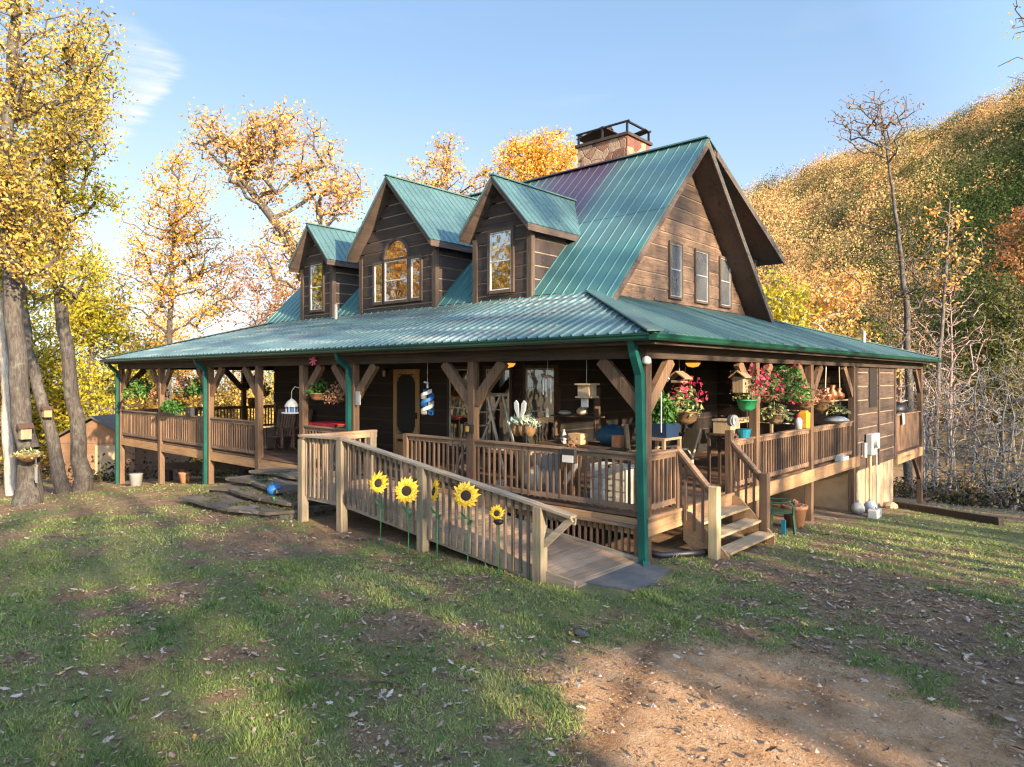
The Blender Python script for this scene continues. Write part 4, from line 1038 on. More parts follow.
# ------------------------------------------------------------------ ramp
def build_ramp():
    r = thing('wheelchair_ramp', (-3, -1, 0), 'weathered wooden ramp with baluster rails sloping down from the front porch', 'ramp')
    xs, xe = -5.2, .0; yo, yi = -1.8, -.14
    def zt(x): return DK-.02 if x < xs else DK-.02-(DK-.05)*(x-xs)/(xe-xs)
    d = MB(); x = -6.5
    while x < xe-.05:
        d.add([(x, yo+.06, zt(x)-.035), (x+.136, yo+.06, zt(x+.136)-.035), (x+.136, yi, zt(x+.136)-.035), (x, yi, zt(x)-.035), (x, yo+.06, zt(x)), (x+.136, yo+.06, zt(x+.136)), (x+.136, yi, zt(x+.136)), (x, yi, zt(x))],
              [(0, 3, 2, 1), (4, 5, 6, 7), (0, 1, 5, 4), (1, 2, 6, 5), (2, 3, 7, 6), (3, 0, 4, 7)]); x += .142
    d.build('ramp_deck', M['ramp_y'], r)
    s = MB()
    for y in (yo+.02, yi-.03): s.beam((xs, y, DK-.16), (xe, y, .0), .04, .2); s.beam((-6.5, y, DK-.16), (xs, y, DK-.16), .04, .2)
    s.build('stringer', M['ramp_x'], r)
    px = [-6.52, -5.22, -2.98, -.55]; tops = [1.62, 1.68, 1.40, 1.05]
    for x, t in zip(px, tops): MB().box(x-.075, x+.075, yo-.115, yo+.035, G(x, yo)-.1, t-.02).build('ramp_post', M['ramp_p'], r, bevel=.006)
    ks = ((-6.5, 1.665, .62), (-5.2, 1.69, .60), (-.55, 1.045, .10), (.02, .965, .0))
    b = MB(); t = MB(); lo = MB()
    for (xa, za, la), (xb, zb, lb) in zip(ks, ks[1:]):
        n = int(round((xb-xa)/.145)); last = xa == -.55
        if not last:
            for i in range(n):
                f = (i+.5)/n; x = xa+(xb-xa)*f
                if min(abs(x-q) for q in px) < .085: continue
                b.box(x-.02, x+.02, yo-.045, yo-.008, la+(lb-la)*f-.10+rnd.uniform(-.01, .01), za+(zb-za)*f-.03)
            lo.beam((xa, yo+.012, la+.03), (xb, yo+.012, lb+.03), .036, .09)
        t.beam((xa-.0, yo-.03, za), (xb, yo-.03, zb), .145, .038); t.beam((xa, yo+.012, za-.075), (xb, yo+.012, zb-.075), .036, .09)
    t.beam((-.48, yo-.02, .52), (-.02, yo-.02, .93), .05, .09)
    bo = b.build('ramp_railing', M['ramp_b'], r); t.build('top_rail', M['ramp_x'], bo); lo.build('bottom_rail', M['ramp_x'], bo)
    # end rail of the landing back to the porch
    b = MB(); n = 11
    for i in range(n): y = yo+.1+(1.55)*(i+.5)/n; b.box(-6.55, -6.51, y-.019, y+.019, .55, 1.62)
    e = b.build('ramp_railing', M['ramp_b'], r)
    t = MB(); t.box(-6.61, -6.46, yo-.10, -.1, 1.652, 1.69); t.box(-6.505, -6.47, yo+.04, -.1, 1.54, 1.648); t.build('top_rail', M['ramp_y'], e)
    MB().box(-6.62, -6.46, -.28, -.12, DK, 1.645).build('ramp_post', M['ramp_p'], r)
    # low skirt rail between ramp and deck
    b = MB(); n = 22
    for i in range(n): x = -2.6+2.55*(i+.5)/n; b.box(x-.018, x+.018, -.105, -.068, .02+max(0, zt(x)-.02), .52)
    e = b.build('skirt_railing', M['balus'], r)
    MB().box(-2.75, -.06, -.17, -.056, .522, .558).build('top_rail', M['railx'], e)
    MB().box(-.06, .02, -.16, -.06, G(0, 0)-.1, .56).build('ramp_post', M['post'], r)
    pad = MB(); p = [(.0, -1.55), (.62, -1.42), (.70, -.9), (.55, -.22), (.0, -.16)]
    pad.prism([(x, y, -.03) for x, y in p], (0, 0, .065)); o = pad.build('ramp_pad', M['concrete'], None, loc=(.3, -.8, -.03))
    tag(o, 'flat grey concrete pad at the foot of the ramp', 'pad')
build_ramp()

# ------------------------------------------------------------------ stone steps
def build_stone_steps():
    r = thing('stone_steps', (-9, -1.2, 0), 'broad mossy stone slab steps leading up to the front porch', 'steps')
    spec = [(.18, [(182, 495), (205, 503), (231, 507), (265, 512), (303, 510), (322, 506)], .24), (.32, [(204, 486), (228, 488), (262, 497), (290, 502), (322, 497)], .2), (.46, [(225, 477), (250, 481), (280, 489), (318, 486)], .2), (.585, [(249, 470), (275, 472), (312, 477)], .2)]
    for z, pts, h in spec:
        P = [onz(a, b, z) for a, b in pts]; q = []
        for i in range(len(P)-1):
            for k in range(2):
                f = k/2; v = P[i]*(1-f)+P[i+1]*f; q.append((v[0], min(-.12, v[1]+rnd.uniform(-.05, .05)), 0))
        v = P[-1]; q.append((v[0], v[1], 0))
        xl, xr = q[0][0]-.05, q[-1][0]; base = q+[(xr, -.08, 0), (xl, -.08, 0)]
        m = MB(); g = G(xl, -1)
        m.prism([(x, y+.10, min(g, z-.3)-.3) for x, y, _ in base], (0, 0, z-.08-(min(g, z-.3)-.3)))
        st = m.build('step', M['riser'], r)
        c = MB()       # overhanging cap slabs, laid side by side with uneven joints
        for i in range(0, len(q)-1, 2):
            e = min(i+2, len(q)-1); a, b = q[i], q[e]; mid = q[i+1] if e > i+1 else None
            g1 = rnd.uniform(.01, .03); zz = z+rnd.uniform(-.012, .012)
            ring = [(a[0]+g1, a[1]-rnd.uniform(0, .06), zz-.075)]+([(mid[0], mid[1]-rnd.uniform(.0, .09), zz-.07)] if mid else [])+[(b[0]-g1, b[1]-rnd.uniform(0, .06), zz-.075), (b[0]-g1, min(-.1, b[1]+.85), zz-.075), (a[0]+g1, min(-.1, a[1]+.85), zz-.075)]
            c.prism(ring, (0, 0, .06))
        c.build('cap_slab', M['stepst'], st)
    rng = np.random.default_rng(4); n = 2600
    C = []
    for _ in range(n):
        z, pts, h = spec[rng.integers(0, 3)]; k = rng.integers(0, len(pts)-1); f = rng.random()
        v = onz(pts[k][0]*(1-f)+pts[k+1][0]*f, pts[k][1]*(1-f)+pts[k+1][1]*f, z); C.append((v[0], min(-.12, v[1]+rng.uniform(.08, .6)), z+.01))
    C = np.array(C); sel = fbm(C[:, 0]*2.3, C[:, 1]*2.3, 61, 3) > .5; C = C[sel]
    V, F = leaf_arrays(C, .05, rng, .6, .0); tag(npmesh('moss', V, F, LEAF['green'], r), kind='stuff')
build_stone_steps()

# ------------------------------------------------------------------ wooden side stairs
def build_stairs():
    s = thing('wooden_stairs', (.4, 2, 0), 'short wooden stair with railings up to the side porch', 'stairs')
    y0, y1 = 1.06, 2.98
    for k, (x, z) in enumerate(((.28, .48), (.50, .27), (.74, .07))):
        t = MB(); t.box(x-.16, x-.02, y0+.05, y1-.05, z-.04, z); t.box(x-.012, x+.13, y0+.05, y1-.05, z-.04, z+.001); t.build('tread', M['tread'], s)
    for y in (y0+.02, y1-.02):
        m = MB(); m.prism([(.09, y-.02, .64), (.22, y-.02, .62), (.86, y-.02, .02), (.86, y-.02, G(.8, y)-.1), (.5, y-.02, G(.5, y)-.1), (.09, y-.02, .16)], (0, .04, 0)); m.build('stringer', M['rimy'], s)
    for y, tp in ((y0-.06, 1.10), (y1+.03, 1.10)): MB().box(.585, .735, y-.075, y+.075, G(.66, y)-.15, tp).build('newel_post', M['newlum'] if y < 2 else M['post'], s, bevel=.01)
    for y in (y0-.04, y1+.06): MB().box(-.07, .05, y-.075, y+.075, DK-.1, RT+.06+(.14 if y > 2 else 0)).build('newel_post', M['post'], s, bevel=.008)
    for y in (y0-.05, y1+.05):
        a = Vector((.04, y, RT+.0)); b = Vector((.60, y, 1.03)); t = MB(); t.beam(a, b, .13, .04); t.beam(a-Vector((0, 0, .07)), b-Vector((0, 0, .07)), .04, .09)
        h = t.build('handrail', M['raily'], s); q = MB()
        for f in (.22, .48, .74):
            p = a+(b-a)*f; q.box(p.x-.018, p.x+.018, y-.018, y+.018, p.z-1.0, p.z-.05)
        q.build('spindle', M['balus'], h)
build_stairs()
# ------------------------------------------------------------------ trees
def tk(dep, pts, base=True):
    """trunk through points seen at a given distance; the first one is dropped to the ground"""
    out = []
    for i, (px, py, r) in enumerate(pts):
        p = at(px, py, dep)
        if i == 0:
            z = G(p[0], p[1]); 
            if math.hypot(p[0]-CX, p[1]-CY) > 60: z = -4.5
            p[2] = z-.15
        out.append((p[0], p[1], p[2], r))
    return out
def cr(dep, px, py, rx, ry, n, k=1.0):
    p = at(px, py, dep); s = dep/FPX
    return (p[0], p[1], p[2], rx*s*k, rx*s*k, ry*s, n)
# the near oaks on the west side
tree('oak_tree', 'thick grey oak trunk with a mossy basket, under dense gold leaves', 'tree',
     tk(17.0, [(33, 502, .36), (30, 470, .25), (20, 400, .215), (12, 290, .19), (4, 170, .15), (12, 60, .12), (20, -60, .08)]),
     [cr(17, 20, 90, 72, 120, 150), cr(17, -60, 60, 90, 150, 70), cr(16.3, 30, 235, 48, 45, 60), cr(17, 84, 45, 28, 45, 22), cr(17, 92, 110, 22, 50, 16), cr(16, 5, 190, 45, 50, 50)], 'gold', 34, .105, 'oak', 3, .22, .011, .45, nside=9)
tree('oak_tree', 'slender oak leaning away from the thick trunk, small birdhouse fixed to it', 'tree',
     tk(20.8, [(66, 487, .23), (56, 455, .18), (44, 405, .165), (29, 350, .15), (18, 270, .12), (10, 180, .08)]),
     [cr(21, 15, 160, 55, 80, 90), cr(21, 0, 240, 40, 40, 50)], 'yellow', 40, .14, 'oak', 4, .26, .011, .5, nside=8)
tree('oak_tree', 'straight dark oak trunk nearest the shed with thin airy crown', 'tree',
     tk(21.2, [(84, 485, .32), (80, 460, .23), (71, 380, .20), (62, 310, .18), (57, 240, .14), (64, 140, .12), (72, 50, .06)]),
     [cr(21.2, 62, 130, 42, 115, 150), cr(20.8, 88, 95, 30, 75, 60), cr(21, 45, 265, 58, 45, 90), cr(20.6, 98, 195, 26, 18, 16)], 'yellow', 34, .11, 'oak', 5, .21, .011, .5, nside=8)
tree('birch_tree', 'thin pale trunk at the edge of the western woods', 'tree',
     tk(22, [(10, 488, .18), (6, 400, .15), (2, 320, .13), (-6, 200, .09)]), [cr(22, -10, 190, 50, 80, 70)], 'yellow', 30, .15, 'pale', 6, .26, .011, .6)
# trees rising behind the house
tree('autumn_tree', 'tall narrow orange tree behind the west end of the porch roof', 'tree',
     tk(40, [(166, 470, .22), (168, 400, .19), (171, 320, .16), (173, 240, .10), (180, 165, .04)]),
     [cr(40, 182, 185, 30, 36, 60), cr(40, 172, 240, 52, 45, 100), cr(40, 200, 275, 40, 60, 90), cr(40, 150, 285, 34, 40, 50)], 'orange', 24, .18, 'oak', 8, .36, .018, .8)
tree('autumn_tree', 'large leaning tree with golden brown leaves behind the small dormer', 'tree',
     tk(33, [(338, 460, .34), (322, 340, .30), (300, 268, .26), (284, 232, .23), (262, 205, .19), (243, 180, .14), (228, 158, .08)]),
     [cr(33, 232, 142, 46, 32, 90), cr(33, 290, 142, 48, 32, 90), cr(33, 335, 190, 34, 32, 70), cr(33, 290, 250, 40, 40, 70), cr(33, 262, 175, 40, 30, 50)], 'tan', 24, .165, 'oak', 9, .32, .018, .7, wob=.25)
tree('autumn_tree', 'sparse thin crown of tan leaves between the two larger dormers', 'tree',
     tk(46, [(448, 460, .2), (447, 300, .15), (446, 210, .09), (447, 150, .03)]), [cr(46, 447, 152, 20, 18, 30), cr(46, 440, 182, 42, 20, 70), cr(46, 485, 185, 14, 18, 20)], 'tan', 20, .2, 'oak', 10, .28, .016, .8)
tree('autumn_tree', 'dense bright orange crown beside the stone chimney', 'tree',
     tk(46, [(541, 460, .26), (541, 300, .2), (540, 220, .13), (545, 160, .05)]), [cr(46, 518, 163, 26, 24, 90), cr(46, 552, 158, 28, 28, 110), cr(46, 535, 185, 42, 22, 80)], 'orange', 36, .19, 'oak', 12, .32, .016, .8)
tree('autumn_tree', 'faint pinkish tan tree behind the leaning tree', 'tree',
     tk(54, [(262, 460, .22), (262, 380, .18), (258, 300, .12), (262, 240, .05)]), [cr(54, 255, 290, 46, 50, 110), cr(54, 300, 300, 30, 30, 50)], 'russet', 20, .22, 'pinkt', 13, .36, .02, .9)
WEST = [(20, 330, 48, 62, 34, 'yellow'), (92, 300, 36, 44, 43, 'yellow'), (62, 395, 48, 48, 38, 'yellow'), (118, 362, 44, 42, 46, 'yellow'), (128, 432, 36, 34, 50, 'orange'), (178, 398, 46, 44, 52, 'orange'),
        (232, 388, 42, 46, 47, 'gold'), (156, 345, 40, 30, 58, 'orange'), (-45, 380, 52, 80, 31, 'gold'), (205, 432, 46, 34, 56, 'yellow'), (35, 420, 40, 45, 46, 'orange'), (285, 350, 40, 50, 60, 'yellow'), (255, 440, 40, 36, 60, 'gold')]
WL = ['broad yellow green tree standing behind the thick oak trunk', 'pale yellow tree showing above the shed roof', 'bright lime yellow tree right behind the shed', 'yellow tree framed beside the porch corner post', 'small orange tree seen through the first porch bay',
      'orange tree seen through the second porch bay', 'golden tree seen past the hanging ferns', 'low orange tree just over the west roof edge', 'golden tree at the outer edge of the western woods', 'yellow green sapling seen under the far porch rail',
      'orange tree glowing between the oak trunks', 'yellow tree mostly hidden by the west dormer', 'gold sapling low behind the far porch rail']
for i, ((px, py, rx, ry, dep, lf), lb) in enumerate(zip(WEST, WL)):
    tree('autumn_tree', lb, 'tree', tk(dep, [(px-4, 480, .16), (px, py+ry, .13), (px+2, py, .08), (px, py-ry*.7, .03)]),
         [cr(dep, px, py, rx, ry, 90), cr(dep, px+rx*.4, py+ry*.5, rx*.7, ry*.6, 40), cr(dep, px-rx*.4, py+ry*.55, rx*.7, ry*.6, 40)], lf, 36, .215, 'oak', 20+i, .42, .02, .9, group='trees in the western woods')
# east side: the bare tall tree, lit crowns, bare thicket
tree('bare_tree', 'tall dark nearly bare tree rising above the hill skyline', 'tree',
     tk(42, [(908, 500, .27), (909, 400, .23), (907, 310, .18), (897, 225, .11), (887, 150, .07), (880, 105, .035)]),
     [cr(42, 872, 115, 44, 22, 110), cr(42, 890, 142, 44, 22, 60), cr(42, 905, 250, 62, 50, 90), cr(42, 880, 320, 50, 40, 50)], 'russet', 4, .17, 'oak', 41, .3, .0135, .7, wob=.3)
tree('autumn_tree', 'tan leaved tree catching the light beyond the rear gable', 'tree', tk(50, [(822, 470, .2), (820, 380, .16), (818, 290, .08)]), [cr(50, 815, 305, 42, 32, 100), cr(50, 850, 285, 24, 20, 30)], 'tan', 18, .32, 'pale', 42, .38, .02, .9)
tree('autumn_tree', 'gold tree low above the side porch roof', 'tree', tk(47, [(842, 470, .2), (842, 400, .16), (845, 340, .08)]), [cr(47, 842, 352, 38, 26, 90), cr(47, 880, 365, 24, 18, 30)], 'gold', 20, .30, 'pale', 43, .38, .02, .9)
tree('autumn_tree', 'yellow tree right beside the rear gable eave', 'tree', tk(46, [(788, 470, .2), (786, 380, .16), (782, 300, .08)]), [cr(46, 783, 315, 30, 40, 110)], 'yellow', 20, .30, 'pale', 44, .38, .02, .9)
tree('autumn_tree', 'peach leaved half bare tree beside the tall dark tree', 'tree', tk(50, [(935, 490, .2), (938, 380, .17), (946, 270, .10), (950, 200, .04)]), [cr(50, 948, 250, 34, 55, 70)], 'tan', 7, .30, 'dark', 45, .3, .02, .9)
tree('bare_tree', 'reddish leafless tree with fine upswept twigs', 'tree', tk(58, [(948, 490, .2), (950, 420, .16), (952, 350, .08), (950, 290, .04)]), [cr(58, 950, 345, 42, 65, 260)], None, 0, .2, 'pinkt', 46, .3, .022, .9)
tree('bare_tree', 'reddish leafless tree low behind the back porch roof', 'tree', tk(60, [(905, 490, .2), (900, 420, .16), (900, 350, .08)]), [cr(60, 895, 360, 44, 45, 200)], None, 0, .2, 'pinkt', 47, .3, .022, .9)
tree('green_tree', 'dark green spreading tree on the shaded slope', 'tree', tk(66, [(1002, 490, .25), (1000, 400, .2), (1000, 320, .1)]), [cr(66, 1000, 320, 40, 50, 120), cr(66, 985, 370, 36, 30, 60)], 'green', 24, .40, 'dark', 48, .5, .025, 1.0)
tree('green_tree', 'low green tree behind the pale bare thicket', 'tree', tk(60, [(1015, 490, .2), (1012, 430, .16), (1010, 400, .1)]), [cr(60, 1012, 395, 40, 34, 110)], 'green', 22, .36, 'dark', 49, .5, .025, 1.0)
tree('green_tree', 'dull olive tree upslope on the frame edge', 'tree', tk(75, [(1045, 490, .25), (1043, 350, .2), (1040, 260, .1)]), [cr(75, 1035, 255, 42, 55, 130)], 'russet', 24, .42, 'dark', 50, .5, .025, 1.0)
tree('green_tree', 'small dark evergreen over the porch roof line', 'tree', tk(56, [(862, 470, .2), (862, 420, .16), (862, 350, .06)]), [cr(56, 862, 335, 26, 26, 80)], 'green', 24, .34, 'dark', 51, .4, .02, .9)
BARE = [(950, 430, 42, 52, 32), (1002, 425, 46, 58, 31), (932, 470, 26, 38, 30), (985, 470, 40, 38, 29), (1040, 450, 46, 64, 28), (974, 395, 40, 44, 38), (1015, 485, 34, 30, 27), (925, 410, 26, 50, 40)]
BL = ['pale grey bare shrub behind the back porch post', 'pale bare tree with long crooked arching limbs', 'small bare shrub under the back porch', 'tangle of bare whitish twigs above the retaining timber', 'large bare grey tree at the frame edge',
      'bare upright sapling over the thicket', 'low bare bush by the end of the retaining timber', 'thin bare sapling close behind the roof corner']
for i in range(14):
    px, dep = 922+i*9.5+rnd.uniform(-6, 6), rnd.uniform(27, 44); top = rnd.uniform(335, 440)
    tree('bare_shrub', 'thin upright bare sapling among the grey thicket beyond the lawn', 'shrub', tk(dep, [(px-2, 500, .05), (px+rnd.uniform(-5, 5), 470, .04), (px+rnd.uniform(-8, 8), (top+470)/2, .03), (px+rnd.uniform(-9, 9), top, .012)]),
         [cr(dep, px, (top+400)/2, rnd.uniform(12, 20), (440-top)/2+14, 60)], 'russet', 1, .10, ('grey', 'pale', 'pinkt')[i % 3], 200+i, .2, .0065, .4, group='saplings in the bare thicket', wob=.35, nside=5, clear=.15)
for i, ((px, py, rx, ry, dep), lb) in enumerate(zip(BARE, BL)):
    tree('bare_shrub', lb, 'shrub', tk(dep, [(px-3, 500, .09), (px+2, py+ry*.55, .065), (px, py, .045), (px+6, py-ry*.6, .02)]), [cr(dep, px, py, rx, ry, 110), cr(dep, px, py+ry*.4, rx*1.1, ry*.6, 80)],
         'gold' if i in (3, 7) else None, 1 if i in (3, 7) else 0, .15, 'grey', 60+i, .25, .0075, .4, group='bare thicket below the lawn', wob=.55, nside=5, clear=.1)
tree('bare_tree', 'dark bare limbs reaching in at the upper edge of the picture', 'tree', tk(22, [(1105, 490, .3), (1100, 300, .25), (1090, 120, .2), (1085, 0, .12)]), [cr(22, 1035, 55, 42, 45, 26), cr(22, 1110, 20, 60, 80, 40), cr(22, 1040, 0, 40, 20, 12)], 'tan', 2, .13, 'dark', 80, .2, .010, .5, wob=.35)

# woods standing round the clearing behind the camera: they shade the lawn and are mirrored in the window panes
def build_woods():
    rng = np.random.default_rng(17); CC = []; SS = []; HH = []; tb = MB()
    GAPS = [(3.3, -4.3, 0, 1.2), (-.3, -6.5, 0, .6), (3.4, 5.0, -.3, 1.3), (2.2, 7.6, -.4, 1.2), (.8, 1.1, .7, .5), (1.2, 3.4, -.1, .6)]     # openings that let sun through to the lawn
    def crown(x, y, z, r, h, n, s, hue):
        d = rng.normal(size=(n, 3)); d /= np.linalg.norm(d, axis=1)[:, None]; rad = (rng.random(n)**.45)[:, None]
        CC.append(np.array([x, y, z])+d*rad*np.array([r, r, h])); SS.append(np.full(n, s)); HH.append(np.full(n, hue))
        if not any(abs(gy+sdir.y*(x-gx)/sdir.x-y) < gr*.8+.2 for gx, gy, gz_, gr in GAPS): tb.tube([(x, y, G(x, y)-.2), (x+rng.normal()*.2, y, z*.5), (x, y, z+h*.5)], [.22, .17, .07], 6)
    # east: understory keeps the lawn in shade, thinner towards the back of the house
    for k in range(120):
        x = rng.uniform(17, 30); y = rng.uniform(-18, 2)-.2126*x*.9; top = .344*x+rng.uniform(.3, 2.6)+(3.2 if y+.2126*x < -2.2 else 0); h = top*.5
        crown(x, y, top-h, rng.uniform(1.5, 2.6), h, 190, .32, rng.uniform(.4, .95))
    for k in range(17):
        x = rng.uniform(18, 32); y = rng.uniform(2.5, 20)-.2126*x; top = .344*x+rng.uniform(.5, 3.5); h = top*.45
        crown(x, y, top-h, rng.uniform(1.1, 2.2), h, 260, .30, rng.uniform(.4, .95))
    for k in range(46):         # north-east: keeps the bare thicket below the lawn in shade
        x = rng.uniform(24, 44); y = rng.uniform(17.5, 48)-.2126*x; top = .344*x+rng.uniform(2, 8); h = top*.42
        crown(x, y, top-h, rng.uniform(1.8, 3.2), h, 260, .36, rng.uniform(.3, .95))
    for k in range(28):         # thin tops that dapple the gable and the roof
        x = rng.uniform(20, 34); y = rng.uniform(-7, 13)-.2126*x; z = .344*(x+2.7)+rng.uniform(3.5, 9.5); r = rng.uniform(.7, 1.7)
        crown(x, y, z, r, r*1.5, 110, .24, rng.uniform(.4, .9))
        tb.tube([(x, y, G(x, y)-.2), (x, y, z-r), (x+rng.normal()*.3, y+rng.normal()*.3, z+r)], [.16, .11, .03], 6)
        for q in range(4):
            b0 = Vector((x, y, z-r)); tb.tube([b0, b0+Vector((rng.normal()*.4, rng.normal()*1.1, r*1.4))], [.06, .02], 5)
    for k in range(85):
        x = rng.uniform(-70, 16); y = rng.uniform(-46, -27); h = rng.uniform(4.5, 8)
        crown(x, y, rng.uniform(5, 19), rng.uniform(3, 5), h, 420, .55, rng.uniform(.35, .95))
    C = np.concatenate(CC); S = np.concatenate(SS); H = np.concatenate(HH); sd = np.array(sdir)
    for gx, gy, gz_, gr in GAPS:
        q = C-np.array([gx, gy, gz_]); k_ = q@sd; dd = np.linalg.norm((q-k_[:, None]*sd)*np.array([1, 1, 1.6]), axis=1)
        ok = (k_ < 8) | (dd > gr*(1+.5*np.sin(C[:, 1]*7))); C, S, H = C[ok], S[ok], H[ok]
    S = np.repeat(S, 4)
    V, F = leaf_arrays(C, 1.0, rng, .7); V = np.repeat(C, 4, axis=0)+(V-np.repeat(C, 4, axis=0))*S[:, None]
    mt = huemat('woods_foliage', [(0, (.05, .08, .02)), (.35, (.18, .16, .03)), (.6, (.50, .34, .05)), (.85, (.55, .28, .05)), (1, (.40, .15, .04))], .4, .3)
    w = npmesh('surrounding_woods', V, F, mt, hue=np.repeat(H, 2))
    tag(w, 'autumn woods around the clearing, mirrored in the dormer window panes', 'woods', kind='stuff')
    o = tb.build('woods_trunks', BARK['oak'], w); tag(o, kind='stuff')
build_woods()
# ------------------------------------------------------------------ things on and around the porch
def single(mb, name, mat, label, cat, group=None, smooth=False, loc=None, bevel=0):
    if loc is None:
        a = np.array(mb.v); loc = ((a[:, 0].min()+a[:, 0].max())/2, (a[:, 1].min()+a[:, 1].max())/2, a[:, 2].min())
    return tag(mb.build(name, mat, None, smooth, tuple(map(float, loc)), bevel), label, cat, group)
def tuft(name, c, r, n, size, mat, parent, droop=.2, flat=1.0, seed=0, asp=.45):
    rng = np.random.default_rng(seed+int(abs(c[0]*91+c[1]*37))); d = rng.normal(size=(n, 3)); d /= np.linalg.norm(d, axis=1)[:, None]
    C = np.array(c)+d*(rng.random(n)**.4)[:, None]*np.array(r); C[:, 2] -= droop*np.hypot((C[:, 0]-c[0]), (C[:, 1]-c[1]))**2/max(.05, r[0])
    V, F = leaf_arrays(C, size, rng, asp, .25); return tag(npmesh(name, V, F, LEAF[mat], parent), kind='stuff')
def hanging(loc, label, pot='coco', r=.17, h=.15, plants=(), top=3.1, group='hanging plant baskets', flowers=(), cat='hanging basket'):
    t = thing('hanging_basket', loc, label, cat, group); x, y, z = loc
    MB().lathe((x, y, z), [(r*.45, 0), (r*.8, h*.3), (r, h), (r*1.06, h), (r*1.06, h+.02), (r*.9, h+.02), (r*.85, h-.02)], 16).build('pot', M[pot], t, True)
    w = MB()
    for k in range(3):
        a = 2.1*k+.3; w.tube([(x+r*math.cos(a), y+r*math.sin(a), z+h), (x, y, z+h+.42)], .006, 4)
    if top > z+h+.42: w.tube([(x, y, z+h+.42), (x, y, top)], .006, 4)
    w.build('hanger', M['black'], t)
    for mat, n, dz, rx, rz, s in plants: tuft('foliage', (x, y, z+h+dz), (rx, rx, rz), n, s, mat, t, .5)
    for mat, n, dz, rx, rz, s, dx in flowers: tuft('flowers', (x, y+dx, z+h+dz), (rx, rx, rz), n, s, mat, t, .3, asp=.8, seed=3)
    return t
hanging((-21.85, -.12, 2.2), 'small trailing basket hung from the west corner post', 'coco', .16, .13, [('green', 160, .05, .38, .16, .12)], 3.3)
hanging((-19.83, .05, 2.16), 'big bushy green fern in a basket under the west eave', 'dgreen', .2, .18, [('plant', 420, .16, .62, .30, .14)])
hanging((-18.45, .1, 2.10), 'dry brown plant in a coco basket by the second post', 'coco', .2, .16, [('dry', 200, .1, .36, .2, .1)])
hanging((-16.6, .1, 2.18), 'wide round basket with upright brown green leaves', 'coco', .26, .18, [('dry', 160, .28, .3, .28, .11), ('plant', 120, .1, .4, .14, .1)])
hanging((-15.45, .15, 2.30), 'dark green fern basket next to the downspout post', 'dgreen', .2, .16, [('plant', 300, .12, .44, .24, .12)])
hanging((-14.2, 1.5, 2.22), 'round coco basket hung deeper inside the west porch', 'coco', .2, .16, [('plant', 140, .1, .3, .18, .1)])
hanging((-21.25, 4.7, 2.36), 'small black pot hung at the far porch rail', 'black', .2, .2, [('green', 90, .1, .3, .14, .12)])
hanging((-21.25, 7.0, 2.20), 'dark hanging pot nearest the log wall on the far rail', 'black', .2, .2, [('green', 130, .2, .36, .34, .12)])
hanging((-9.02, .1, 2.26), 'clay coloured basket with fresh green plant near birdhouse feeder', 'terra', .2, .15, [('plant', 240, .18, .28, .24, .08)], group='hanging plant baskets')
hanging((-8.2, .1, 2.22), 'round basket of dried pinkish flowers beside the green downspout', 'coco', .2, .17, [('dry', 380, .08, .36, .24, .07)])

# plants standing on the front rail
def planter(loc, size, label, mat, plants, name='planter_box', cat='planter', group=None):
    t = thing(name, loc, label, cat, group); x, y, z = loc; a, b, h = size
    MB().prism([(x-a*.45, y-b*.4, z), (x+a*.45, y-b*.4, z), (x+a*.45, y+b*.4, z), (x-a*.45, y+b*.4, z)], (0, 0, .02)).add(
        [(x-a*.45, y-b*.4, z+.02), (x+a*.45, y-b*.4, z+.02), (x+a*.45, y+b*.4, z+.02), (x-a*.45, y+b*.4, z+.02), (x-a*.5, y-b*.5, z+h), (x+a*.5, y-b*.5, z+h), (x+a*.5, y+b*.5, z+h), (x-a*.5, y+b*.5, z+h)],
        [(0, 1, 5, 4), (1, 2, 6, 5), (2, 3, 7, 6), (3, 0, 4, 7), (4, 5, 6, 7)]).build('pot', M[mat], t)
    for m_, n, dz, rx, rz, s in plants: tuft('foliage', (x, y, z+h+dz), (rx, rx*.6, rz), n, s, m_, t)
    return t
planter((-17.1, 0, RT+.02), (.8, .2, .14), 'low leafy fern box sitting on the west porch rail', 'dgreen', [('plant', 420, .12, .62, .2, .12)])
single(MB().box(-15.95, -15.6, -.1, .1, RT+.02, RT+.27).box(-15.86, -15.72, -.115, -.1, RT+.1, RT+.18), 'radio', M['dark'], 'small black radio on the west porch rail', 'radio')
single(MB().lathe((-21.3, 4.95, RT+.02), [(.2, 0), (.26, .1), (.25, .3), (.22, .32)], 14), 'tub', M['coco'], 'brown tub standing on the far porch rail', 'tub')

def rocker(x, y, rot, label):
    t = thing('rocking_chair', (x, y, DK), label, 'rocking chair', 'rocking chairs on the front porch'); c = (x, y); z = DK
    def fin(m, n, mat='rocker'): m.rotz(rot, c); return m.build(n, M[mat], t)
    for s in (-.27, .27):
        fin(MB().tube([(x+s, y+.5*math.sin(a), z+.02+.5*(1-math.cos(a))*.6) for a in [i*.2-.9 for i in range(11)]], .022, 6), 'runner')
        m = MB(); m.beam((x+s, y-.25, z+.06), (x+s, y-.25, z+.62), .045, .045); m.beam((x+s, y+.22, z+.06), (x+s, y+.45, z+1.15), .045, .045); m.beam((x+s, y-.3, z+.64), (x+s, y+.34, z+.64), .1, .03); fin(m, 'arm')
    m = MB()
    for k in range(6): m.box(x-.26, x+.26, y-.27+k*.085, y-.2+k*.085, z+.40, z+.425)
    fin(m, 'seat'); m = MB()
    for k in range(6): m.beam((x-.21+k*.084, y+.24, z+.43), (x-.21+k*.084, y+.45, z+1.12), .055, .018)
    m.beam((x-.27, y+.455, z+1.12), (x+.27, y+.455, z+1.12), .04, .12); fin(m, 'backrest')
